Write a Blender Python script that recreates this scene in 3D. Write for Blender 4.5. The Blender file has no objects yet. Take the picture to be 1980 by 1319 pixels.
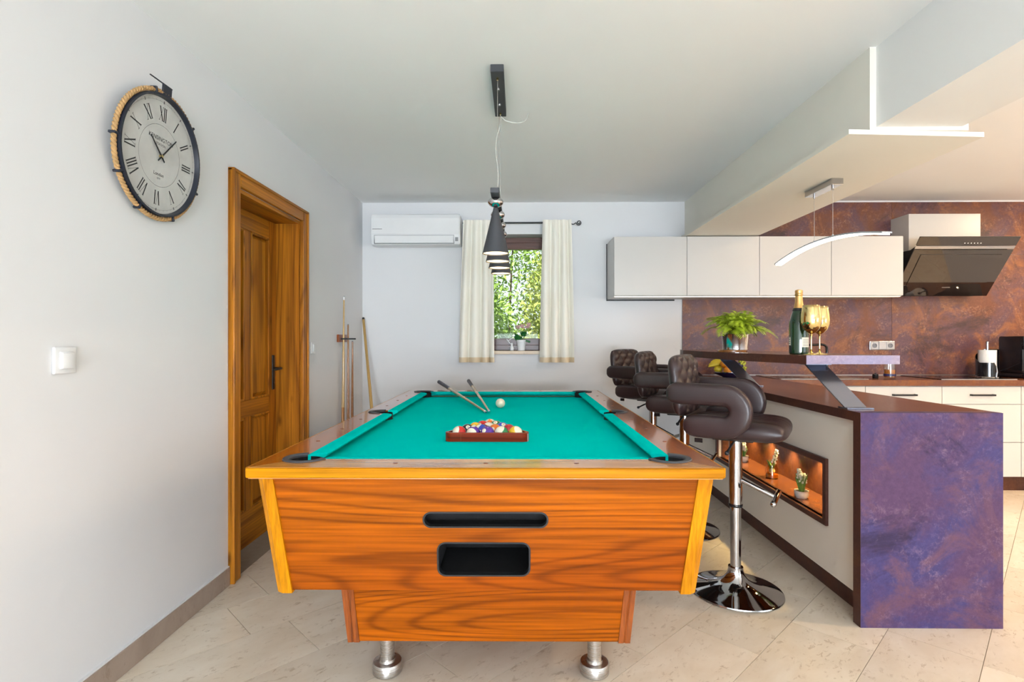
import bpy, bmesh, math, random
from mathutils import Vector, Matrix, Euler

random.seed(7)
PI = math.pi
SC = bpy.context.scene
COL = SC.collection

# ------------------------------------------------------------------ camera
cam_d = bpy.data.cameras.new('camera')
cam_d.sensor_fit = 'HORIZONTAL'
cam_d.sensor_width = 36.0
cam_d.lens = 36.0 * 1040.0 / 1980.0
cam_d.shift_y = -1.5 / 1980.0
cam_d.clip_start = 0.02
cam = bpy.data.objects.new('camera', cam_d)
COL.objects.link(cam)
cam.location = (0, 0, 1.2)
cam.rotation_euler = (PI / 2, 0, math.radians(0.75))
SC.camera = cam

# ------------------------------------------------------------------ view
SC.view_settings.view_transform = 'Standard'
SC.view_settings.look = 'None'
SC.view_settings.gamma = 1.0
SC.view_settings.use_curve_mapping = False
SC.view_settings.exposure = 0.90

# light path limits keep the render quick
SC.cycles.max_bounces = 7
SC.cycles.diffuse_bounces = 4
SC.cycles.glossy_bounces = 3
SC.cycles.transmission_bounces = 5
SC.cycles.transparent_max_bounces = 6
SC.cycles.caustics_reflective = False
SC.cycles.caustics_refractive = False
SC.cycles.use_adaptive_sampling = True
SC.cycles.adaptive_threshold = 0.09
SC.cycles.adaptive_min_samples = 20

# ------------------------------------------------------------------ world
world = bpy.data.worlds.new('sky')
SC.world = world
world.use_nodes = True
wn = world.node_tree
wn.nodes.clear()
wo = wn.nodes.new('ShaderNodeOutputWorld')
wb = wn.nodes.new('ShaderNodeBackground')
wb.inputs['Color'].default_value = (0.80, 0.90, 1.0, 1)
wb.inputs['Strength'].default_value = 0.95
wn.links.new(wb.outputs[0], wo.inputs[0])

def light(name, kind, loc, energy, color, rot=(0, 0, 0), **kw):
    d = bpy.data.lights.new(name, kind)
    d.energy = energy
    d.color = color
    for k, v in kw.items():
        setattr(d, k, v)
    o = bpy.data.objects.new(name, d)
    COL.objects.link(o)
    o.location = loc
    o.rotation_euler = rot
    return o

# sun over the garden behind the house
light('sun', 'SUN', (6, 3, 8), 4.2, (1.0, 0.96, 0.88), (math.radians(40), math.radians(22), math.radians(-20)), angle=0.01)
# unseen area lamps added as daylight fill, behind and right, both tilted up
light('rear_daylight_fill', 'AREA', (0.5, -5.44, 1.25), 440, (0.80, 0.895, 1.0), (PI / 2 + 0.40, 0, 0), shape='RECTANGLE', size=3.8, size_y=2.3)
light('side_fill_light', 'AREA', (5.10, -1.6, 1.4), 26, (0.80, 0.91, 1.0), (0, PI / 2 + 0.35, 0), shape='RECTANGLE', size=2.0, size_y=3.6)

# ------------------------------------------------------------------ materials
def srgb(r, g, b):
    def f(c):
        c /= 255.0
        return c / 12.92 if c <= 0.04045 else ((c + 0.055) / 1.055) ** 2.4
    return (f(r), f(g), f(b), 1.0)

def base_mat(name, color=(0.8, 0.8, 0.8, 1), rough=0.5, metal=0.0, **kw):
    m = bpy.data.materials.new(name)
    m.use_nodes = True
    b = m.node_tree.nodes['Principled BSDF']
    b.inputs['Base Color'].default_value = color
    b.inputs['Roughness'].default_value = rough
    b.inputs['Metallic'].default_value = metal
    for k, v in kw.items():
        b.inputs[k.replace('_', ' ')].default_value = v
    return m

class NT:
    def __init__(s, m):
        s.m = m
        s.t = m.node_tree
        s.b = s.t.nodes['Principled BSDF']
        s.co = s.t.nodes.new('ShaderNodeTexCoord')
    def n(s, t, **kw):
        o = s.t.nodes.new(t)
        for k, v in kw.items():
            setattr(o, k, v)
        return o
    def l(s, a, b):
        s.t.links.new(a, b)
    def mapping(s, scale=(1, 1, 1), loc=(0, 0, 0), rot=(0, 0, 0), src='Object'):
        mp = s.n('ShaderNodeMapping')
        mp.inputs['Scale'].default_value = scale
        mp.inputs['Location'].default_value = loc
        mp.inputs['Rotation'].default_value = rot
        s.l(s.co.outputs[src], mp.inputs['Vector'])
        return mp.outputs[0]
    def noise(s, vec, scale, detail=4, rough=0.55, dist=0.0):
        o = s.n('ShaderNodeTexNoise')
        o.inputs['Scale'].default_value = scale
        o.inputs['Detail'].default_value = detail
        o.inputs['Roughness'].default_value = rough
        o.inputs['Distortion'].default_value = dist
        s.l(vec, o.inputs['Vector'])
        return o.outputs['Fac']
    def math(s, op, a, b=None):
        o = s.n('ShaderNodeMath', operation=op)
        for i, v in enumerate((a, b)):
            if v is None:
                continue
            if isinstance(v, (int, float)):
                o.inputs[i].default_value = v
            else:
                s.l(v, o.inputs[i])
        return o.outputs[0]
    def ramp(s, fac, stops):
        o = s.n('ShaderNodeValToRGB')
        e = o.color_ramp.elements
        e[0].position, e[0].color = stops[0]
        e[1].position, e[1].color = stops[-1]
        for p, c in stops[1:-1]:
            x = e.new(p)
            x.color = c
        s.l(fac, o.inputs[0])
        return o.outputs[0]
    def mix(s, fac, a, b, mode='MIX'):
        o = s.n('ShaderNodeMix', data_type='RGBA', blend_type=mode)
        if isinstance(fac, (int, float)):
            o.inputs[0].default_value = fac
        else:
            s.l(fac, o.inputs[0])
        for i, v in ((6, a), (7, b)):
            if isinstance(v, tuple):
                o.inputs[i].default_value = v
            else:
                s.l(v, o.inputs[i])
        return o.outputs[2]
    def bump(s, h, strength=0.2, dist=0.01):
        o = s.n('ShaderNodeBump')
        o.inputs['Strength'].default_value = strength
        o.inputs['Distance'].default_value = dist
        s.l(h, o.inputs['Height'])
        s.l(o.outputs[0], s.b.inputs['Normal'])
    def color(s, c):
        s.l(c, s.b.inputs['Base Color'])

BW = lambda v: (v, v, v, 1)

def plaster(name, color, bump=0.08):
    m = base_mat(name, color, 0.85)
    t = NT(m)
    v = t.mapping()
    n1 = t.noise(v, 1.2, 3)
    c = t.ramp(n1, [(0.3, tuple(x * 0.975 for x in color[:3]) + (1,)), (0.7, color)])
    t.color(c)
    t.bump(t.noise(v, 160, 3), bump, 0.002)
    return m

def wood(name, light_c, mid_c, dark_c, axis='X', freq=7.0, rough=0.28, scale=1.0, coat=0.25, stretch=0.16, lines=0.55, knots=False, fine=0.35, spec=0.4):
    m = base_mat(name, mid_c, rough)
    m.node_tree.nodes['Principled BSDF'].inputs['Coat Weight'].default_value = coat
    m.node_tree.nodes['Principled BSDF'].inputs['Coat Roughness'].default_value = 0.08
    m.node_tree.nodes['Principled BSDF'].inputs['Specular IOR Level'].default_value = spec
    t = NT(m)
    sc = [2.6 * scale] * 3
    k = 'XYZ'.index(axis)
    sc[k] = 2.6 * scale * stretch
    info = t.n('ShaderNodeObjectInfo')
    off = t.n('ShaderNodeVectorMath', operation='SCALE')
    comb = t.n('ShaderNodeCombineXYZ')
    for i in range(3):
        t.l(info.outputs['Random'], comb.inputs[i])
    t.l(comb.outputs[0], off.inputs[0])
    off.inputs['Scale'].default_value = 13.0
    v0 = t.mapping(tuple(sc))
    add = t.n('ShaderNodeVectorMath', operation='ADD')
    t.l(v0, add.inputs[0])
    t.l(off.outputs[0], add.inputs[1])
    v = add.outputs[0]
    f = t.noise(v, 1.0, 1.5, 0.45, 0.35)
    ph = t.math('MULTIPLY', f, freq * 6.283)
    s = t.math('SINE', ph)
    s = t.math('MULTIPLY', t.math('ADD', s, 1.0), 0.5)
    s = t.math('POWER', s, 4.0)
    sc2 = [70 * scale] * 3
    sc2[k] = 1.6 * scale
    fine_n = t.noise(t.mapping(tuple(sc2)), 1.0, 3, 0.6)
    big = t.noise(v, 0.7, 2)
    c1 = t.ramp(big, [(0.32, mid_c), (0.68, light_c)])
    c2 = t.mix(t.math('MULTIPLY', s, lines), c1, dark_c)
    fr = t.ramp(fine_n, [(0.35, BW(1 - fine)), (0.65, BW(1.0))])
    c3 = t.mix(1.0, c2, fr, 'MULTIPLY')
    if knots:
        vo = t.n('ShaderNodeTexVoronoi')
        vo.inputs['Scale'].default_value = 1.0
        sk = [9.0] * 3
        sk[k] = 3.2
        t.l(t.mapping(tuple(sk)), vo.inputs['Vector'])
        kn = t.ramp(vo.outputs['Distance'], [(0.05, BW(1)), (0.16, BW(0))])
        c3 = t.mix(t.math('MULTIPLY', kn, 0.75), c3, tuple(x * 0.35 for x in dark_c[:3]) + (1,))
    t.color(c3)
    t.bump(fine_n, 0.06, 0.002)
    return m

def laminate(name, brown, violet, rust, pale, dark, rough=0.34, scale=1.0, spec=0.5):
    m = base_mat(name, brown, rough)
    m.node_tree.nodes['Principled BSDF'].inputs['Specular IOR Level'].default_value = spec
    t = NT(m)
    v = t.mapping((scale, scale, scale), (3.1, 1.7, 0.4))
    v2 = t.mapping((scale, scale, scale), (7.7, 2.2, 5.5))
    a = t.noise(v, 2.4, 6, 0.68, 0.6)
    b = t.noise(v2, 3.6, 6, 0.72, 0.8)
    c = t.noise(v, 6.0, 4, 0.70, 0.5)
    d = t.noise(v, 60, 3, 0.75)
    e = t.noise(v2, 2.1, 6, 0.74, 0.9)
    f = t.noise(v2, 14, 5, 0.78, 1.5)
    k = t.ramp(a, [(0.42, violet), (0.58, brown)])
    k = t.mix(t.ramp(b, [(0.50, BW(0)), (0.66, BW(0.85))]), k, rust)
    k = t.mix(t.ramp(e, [(0.54, BW(0)), (0.66, BW(0.80))]), k, dark)
    sp = t.math('MULTIPLY', t.ramp(d, [(0.50, BW(0)), (0.66, BW(1))]), t.ramp(c, [(0.50, BW(0)), (0.66, BW(0.42))]))
    k = t.mix(sp, k, pale)
    sc = t.math('MULTIPLY', t.ramp(f, [(0.60, BW(0)), (0.68, BW(1))]), t.ramp(c, [(0.42, BW(0.0)), (0.60, BW(0.5))]))
    k = t.mix(sc, k, pale)
    g = t.ramp(d, [(0.3, BW(0.86)), (0.7, BW(1.10))])
    k = t.mix(1.0, k, g, 'MULTIPLY')
    t.color(k)
    t.bump(d, 0.08, 0.002)
    return m

def fabric(name, color, color2, rough=0.9, scale=260):
    m = base_mat(name, color, rough)
    t = NT(m)
    n1 = t.noise(t.mapping(), scale, 2)
    n2 = t.noise(t.mapping(), 3.0, 3)
    k = t.mix(t.ramp(n2, [(0.3, BW(0)), (0.7, BW(1))]), color, color2)
    t.color(k)
    t.bump(n1, 0.15, 0.001)
    m.node_tree.nodes['Principled BSDF'].inputs['Specular IOR Level'].default_value = 0.15
    return m

def leather(name, color):
    m = base_mat(name, color, 0.36)
    t = NT(m)
    vo = t.n('ShaderNodeTexVoronoi')
    vo.inputs['Scale'].default_value = 260
    t.l(t.mapping(), vo.inputs['Vector'])
    t.bump(vo.outputs['Distance'], 0.12, 0.001)
    n = t.noise(t.mapping(), 6, 3)
    t.color(t.ramp(n, [(0.3, tuple(x * 0.8 for x in color[:3]) + (1,)), (0.7, color)]))
    return m

def brushed(name, color, rough=0.28):
    m = base_mat(name, color, rough, 1.0)
    t = NT(m)
    n = t.noise(t.mapping((3, 3, 140)), 2, 3)
    r = t.ramp(n, [(0.3, BW(rough * 0.8)), (0.7, BW(rough * 1.25))])
    t.l(r, t.b.inputs['Roughness'])
    return m

def varied(name, color, rough=0.5, amt=0.1, scale=8.0, metal=0.0, **kw):
    m = base_mat(name, color, rough, metal, **kw)
    t = NT(m)
    n = t.noise(t.mapping(), scale, 3)
    t.color(t.ramp(n, [(0.3, tuple(x * (1 - amt) for x in color[:3]) + (1,)), (0.7, color)]))
    return m

def emit(name, color, strength):
    m = base_mat(name, color, 0.5)
    b = m.node_tree.nodes['Principled BSDF']
    b.inputs['Emission Color'].default_value = color
    b.inputs['Emission Strength'].default_value = strength
    return m

M = {}
M['wall'] = plaster('wall_paint', (0.77, 0.77, 0.775, 1))
M['ceil'] = plaster('ceiling_paint', (0.91, 0.91, 0.90, 1))
M['beam'] = plaster('beam_paint', (0.84, 0.84, 0.82, 1))
M['casing'] = plaster('cream_paint', (0.84, 0.81, 0.72, 1))
M['white'] = varied('white_plastic', (0.82, 0.82, 0.82, 1), 0.3, 0.03)
M['cream'] = varied('cream_lacquer', (0.59, 0.575, 0.545, 1), 0.30, 0.03, 2)
M['panelcream'] = varied('cream_panel', (0.85, 0.80, 0.71, 1), 0.45, 0.04, 2)
M['black'] = varied('black_metal', (0.014, 0.015, 0.017, 1), 0.45, 0.2)
M['blackgloss'] = varied('black_gloss', (0.012, 0.012, 0.014, 1), 0.06, 0.1)
M['felt_black'] = varied('black_lining', (0.008, 0.008, 0.009, 1), 0.9, 0.3, 40)
M['chrome'] = varied('chrome', (0.52, 0.52, 0.54, 1), 0.04, 0.02, 3, 1.0)
M['steel'] = brushed('brushed_steel', (0.56, 0.54, 0.52, 1))
M['alu'] = brushed('satin_aluminium', (0.48, 0.49, 0.52, 1), 0.32)
M['daylit_steel'] = varied('steel_daylight_blue', (0.30, 0.33, 0.42, 1), 0.22, 0.15, 5, 0.9)  # blue of reflected daylight put into the steel colour for the shelf legs
M['cloth'] = fabric('teal_cloth', (0.000, 0.66, 0.61, 1), (0.000, 0.62, 0.585, 1), 1.0)
M['cloth'].node_tree.nodes['Principled BSDF'].inputs['Specular IOR Level'].default_value = 0.0
M['walnutX'] = wood('walnut_veneer', (0.55, 0.135, 0.001, 1), (0.37, 0.070, 0.0005, 1), (0.115, 0.019, 0.0005, 1), 'X', 24.0, 0.34, 1.2, 0.05, 0.11, 0.52, fine=0.45, spec=0.15)
M['walnutY'] = wood('walnut_veneer_long', (0.62, 0.185, 0.016, 1), (0.48, 0.115, 0.008, 1), (0.24, 0.048, 0.004, 1), 'Y', 8.0, 0.20, 1.1, 0.7, 0.13, 0.5)
M['walnutR'] = wood('walnut_rail', (0.80, 0.38, 0.10, 1), (0.70, 0.28, 0.06, 1), (0.42, 0.13, 0.02, 1), 'X', 8.0, 0.20, 1.1, 0.7, 0.13, 0.4)
M['oak'] = wood('golden_oak', (0.72, 0.29, 0.003, 1), (0.62, 0.225, 0.002, 1), (0.42, 0.12, 0.002, 1), 'Z', 8.0, 0.36, 1.6, 0.05, 0.12, 0.45, spec=0.15)
M['oakX'] = wood('golden_oak_rail', (0.66, 0.27, 0.003, 1), (0.57, 0.21, 0.002, 1), (0.40, 0.12, 0.002, 1), 'X', 8.0, 0.34, 1.6, 0.0, 0.08, 0.3, spec=0.1)
M['redwood'] = wood('red_brown_strip', (0.36, 0.085, 0.010, 1), (0.28, 0.060, 0.008, 1), (0.10, 0.02, 0.004, 1), 'Z', 9.0, 0.35, 2.2, 0.2, 0.07, 0.6)
M['door'] = wood('old_spruce', (0.64, 0.245, 0.016, 1), (0.47, 0.155, 0.009, 1), (0.155, 0.040, 0.004, 1), 'Z', 9.0, 0.42, 1.6, 0.05, 0.10, 0.55, True, spec=0.2)
M['doorY'] = wood('old_spruce_cross', (0.64, 0.245, 0.016, 1), (0.47, 0.155, 0.009, 1), (0.155, 0.040, 0.004, 1), 'Y', 9.0, 0.42, 1.6, 0.05, 0.10, 0.55, True, spec=0.2)
M['mahog'] = wood('mahogany', (0.42, 0.042, 0.008, 1), (0.33, 0.026, 0.005, 1), (0.10, 0.010, 0.003, 1), 'X', 5.0, 0.30, 2.0, 0.1, 0.12, 0.5, spec=0.2)
M['maple'] = wood('maple_cue', (0.72, 0.47, 0.17, 1), (0.62, 0.37, 0.11, 1), (0.45, 0.24, 0.06, 1), 'Z', 4.0, 0.25, 2.0, 0.5, 0.05, 0.3)
M['cuebrown'] = wood('brown_cue', (0.42, 0.17, 0.03, 1), (0.34, 0.12, 0.02, 1), (0.16, 0.04, 0.01, 1), 'Z', 4.0, 0.25, 2.0, 0.5, 0.05, 0.3)
M['winframe'] = wood('brown_window_frame', (0.16, 0.065, 0.045, 1), (0.125, 0.050, 0.036, 1), (0.07, 0.026, 0.02, 1), 'X', 5.0, 0.4, 2.0, 0.1, 0.1, 0.4)
M['lam'] = laminate('oxidised_laminate', (0.175, 0.062, 0.036, 1), (0.125, 0.062, 0.082, 1), (0.33, 0.125, 0.042, 1), (0.48, 0.28, 0.18, 1), (0.042, 0.022, 0.028, 1))
M['lam_daylit'] = laminate('laminate_daylight_cast', (0.090, 0.045, 0.100, 1), (0.060, 0.047, 0.140, 1), (0.145, 0.066, 0.090, 1), (0.25, 0.165, 0.20, 1), (0.027, 0.019, 0.052, 1), 0.5, spec=0.2)  # end slab copy of the laminate, cool daylight cast mixed into its colours
M['lamtop'] = laminate('oxidised_worktop', (0.180, 0.060, 0.024, 1), (0.140, 0.052, 0.034, 1), (0.25, 0.088, 0.028, 1), (0.27, 0.12, 0.055, 1), (0.085, 0.032, 0.018, 1), 0.20, 0.8, 0.4)
M['lamedge'] = laminate('dark_brown_edge', (0.080, 0.028, 0.017, 1), (0.066, 0.025, 0.019, 1), (0.105, 0.036, 0.017, 1), (0.11, 0.05, 0.03, 1), (0.045, 0.017, 0.012, 1), 0.4, 1.0, 0.25)
M['leather'] = leather('brown_leather', (0.036, 0.019, 0.020, 1))
M['cone'] = varied('anthracite_lacquer', (0.042, 0.045, 0.052, 1), 0.55, 0.08)
M['rope'] = varied('rope', (0.55, 0.33, 0.14, 1), 0.9, 0.3, 60)
M['curtain'] = fabric('cream_curtain', (0.93, 0.90, 0.81, 1), (0.91, 0.86, 0.75, 1), 0.9, 400)
M['stone'] = None
def stone(name, c1, c2, c3, rough=0.22):
    m = base_mat(name, c1, rough)
    t = NT(m)
    info = t.n('ShaderNodeObjectInfo')
    comb = t.n('ShaderNodeCombineXYZ')
    for i in range(3):
        t.l(info.outputs['Random'], comb.inputs[i])
    off = t.n('ShaderNodeVectorMath', operation='SCALE')
    t.l(comb.outputs[0], off.inputs[0])
    off.inputs['Scale'].default_value = 30.0
    add = t.n('ShaderNodeVectorMath', operation='ADD')
    t.l(t.mapping(), add.inputs[0])
    t.l(off.outputs[0], add.inputs[1])
    v = add.outputs[0]
    st = t.n('ShaderNodeVectorMath', operation='MULTIPLY')
    st.inputs[1].default_value = (1.0, 1.9, 1.0)
    t.l(v, st.inputs[0])
    a = t.noise(st.outputs[0], 4.5, 6, 0.6, 0.4)
    b = t.noise(st.outputs[0], 24, 4, 0.72, 0.6)
    msk = t.noise(st.outputs[0], 7, 4, 0.6, 0.3)
    k = t.ramp(a, [(0.35, c1), (0.66, c2)])
    ve = t.ramp(b, [(0.56, BW(0)), (0.63, BW(0.55))])
    k = t.mix(t.math('MULTIPLY', ve, t.ramp(msk, [(0.42, BW(0)), (0.6, BW(1))])), k, c3)
    val = t.math('ADD', t.math('MULTIPLY', info.outputs['Random'], 0.16), 0.90)
    vv = t.n('ShaderNodeCombineXYZ')
    for i in range(3):
        t.l(val, vv.inputs[i])
    k = t.mix(1.0, k, vv.outputs[0], 'MULTIPLY')
    t.color(k)
    t.bump(b, 0.05, 0.002)
    return m
M['stone'] = stone('limestone', (0.78, 0.675, 0.53, 1), (0.85, 0.76, 0.625, 1), (0.46, 0.34, 0.22, 1))
M['skirt'] = stone('limestone_skirting', (0.33, 0.25, 0.195, 1), (0.39, 0.305, 0.245, 1), (0.24, 0.17, 0.125, 1), 0.4)
M['grout'] = varied('grout', (0.34, 0.28, 0.21, 1), 0.9, 0.1, 30)
M['sill'] = stone('sill_stone', (0.62, 0.48, 0.33, 1), (0.70, 0.56, 0.40, 1), (0.5, 0.36, 0.24, 1), 0.4)
def thin_pane(name, tint=(0.96, 0.98, 0.97, 1), refl=0.05):
    m = bpy.data.materials.new(name)
    m.use_nodes = True
    t = m.node_tree
    t.nodes.clear()
    o = t.nodes.new('ShaderNodeOutputMaterial')
    mx = t.nodes.new('ShaderNodeMixShader')
    a = t.nodes.new('ShaderNodeBsdfTransparent')
    b = t.nodes.new('ShaderNodeBsdfGlossy')
    b.inputs['Roughness'].default_value = 0.01
    a.inputs['Color'].default_value = tint
    mx.inputs[0].default_value = refl
    t.links.new(a.outputs[0], mx.inputs[1])
    t.links.new(b.outputs[0], mx.inputs[2])
    t.links.new(mx.outputs[0], o.inputs[0])
    return m
M['pane'] = thin_pane('window_pane', refl=0.008)
M['glass'] = thin_pane('clear_glass', (0.94, 0.95, 0.95, 1), 0.10)
M['gold'] = varied('gold_mirror', (0.74, 0.57, 0.25, 1), 0.07, 0.03, 3, 1.0)
M['bottle'] = base_mat('green_bottle', (0.006, 0.035, 0.012, 1), 0.05, 0.0, Coat_Weight=0.6)
M['foil'] = varied('gold_foil', (0.78, 0.45, 0.16, 1), 0.34, 0.15, 60, 0.85)
M['paper'] = varied('paper', (0.76, 0.70, 0.58, 1), 0.7, 0.05)
M['leaf'] = varied('fern_leaf', (0.42, 0.56, 0.020, 1), 0.5, 0.45, 30)
M['leafdark'] = varied('plant_leaf', (0.035, 0.24, 0.055, 1), 0.45, 0.4, 40)
M['stemgreen'] = varied('green_stem', (0.16, 0.30, 0.05, 1), 0.5, 0.3, 40)
M['shelfedge_lit'] = laminate('daylit_edge', (0.32, 0.25, 0.34, 1), (0.28, 0.25, 0.38, 1), (0.36, 0.28, 0.34, 1), (0.42, 0.36, 0.42, 1), (0.22, 0.18, 0.27, 1), 0.45)  # paler laminate copy: daylight on the shelf front is put into the colour
M['petal'] = varied('white_petal', (0.84, 0.80, 0.62, 1), 0.6, 0.15, 60)
M['pink'] = varied('pink_petal', (0.84, 0.52, 0.50, 1), 0.6, 0.4, 60)
M['ceramic'] = varied('ceramic', (0.62, 0.57, 0.52, 1), 0.35, 0.08)
M['soil'] = varied('soil', (0.05, 0.03, 0.02, 1), 0.95, 0.4, 60)
M['pocketgrey'] = varied('grey_rubber', (0.06, 0.063, 0.075, 1), 0.5, 0.15, 20)
M['cuegrey'] = varied('grey_grip', (0.10, 0.10, 0.12, 1), 0.6, 0.4, 60)
M['cordgrey'] = varied('cord_sheath', (0.55, 0.55, 0.50, 1), 0.4, 0.1)
M['lining'] = varied('white_shade_lining', (0.85, 0.80, 0.68, 1), 0.5, 0.03)
M['bulb'] = emit('lamp_bulb', (1.0, 0.72, 0.40, 1), 26.0)
M['dial'] = varied('aged_dial', (0.60, 0.59, 0.56, 1), 0.35, 0.16, 7)
M['navyblack'] = varied('blue_black_metal', (0.018, 0.022, 0.035, 1), 0.4, 0.2, 20)
M['printblack'] = base_mat('black_print', (0.012, 0.012, 0.014, 1), 0.5)
M['printgrey'] = base_mat('grey_print', (0.12, 0.12, 0.12, 1), 0.5)
M['seamgrey'] = base_mat('grey_seam', (0.30, 0.31, 0.32, 1), 0.6)
M['curtainhem'] = fabric('cream_hem', (0.80, 0.66, 0.46, 1), (0.76, 0.62, 0.43, 1), 0.9, 400)
M['ledwarm'] = emit('led_warm', (1.0, 0.78, 0.55, 1), 1.8)
M['ledwhite'] = emit('led_white', (1.0, 0.90, 0.74, 1), 5.0)
M['spot_face'] = emit('spot_face', (1.0, 0.66, 0.26, 1), 30.0)
M['smoke'] = base_mat('black_glass', (0.020, 0.014, 0.012, 1), 0.03, 0.0, Coat_Weight=1.0)
M['whisky'] = base_mat('amber_liquid', (0.55, 0.17, 0.015, 1), 0.05)
M['orange'] = varied('orange_peel', (0.82, 0.28, 0.01, 1), 0.45, 0.15, 40)
M['lemon'] = varied('lemon_peel', (0.80, 0.62, 0.03, 1), 0.45, 0.15, 40)
M['banana'] = varied('banana_peel', (0.78, 0.60, 0.04, 1), 0.5, 0.2, 30)
M['grape'] = varied('green_grape', (0.45, 0.48, 0.05, 1), 0.25, 0.2, 30)
M['plum'] = varied('dark_plum', (0.03, 0.025, 0.10, 1), 0.3, 0.2, 30)
M['redfruit'] = varied('red_apple', (0.45, 0.03, 0.02, 1), 0.3, 0.2, 30)
M['honeyglass'] = thin_pane('tinted_glass', (0.93, 0.86, 0.66, 1), 0.10)
M['bark'] = varied('bark', (0.12, 0.075, 0.04, 1), 0.9, 0.4, 20)
M['grass'] = varied('lawn', (0.10, 0.22, 0.03, 1), 0.9, 0.4, 6)
M['hedgeleaf'] = varied('garden_leaf', (0.30, 0.46, 0.075, 1), 0.5, 0.35, 5)
M['hedgeleaf2'] = varied('garden_leaf_yellow', (0.46, 0.52, 0.11, 1), 0.5, 0.35, 5)
M['mirrorpot'] = brushed('polished_tin', (0.74, 0.75, 0.76, 1), 0.12)
M['towelwhite'] = varied('tissue', (0.85, 0.84, 0.82, 1), 0.9, 0.04, 40)
M['socketgrey'] = base_mat('socket_grey', (0.20, 0.21, 0.24, 1), 0.4)

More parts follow.
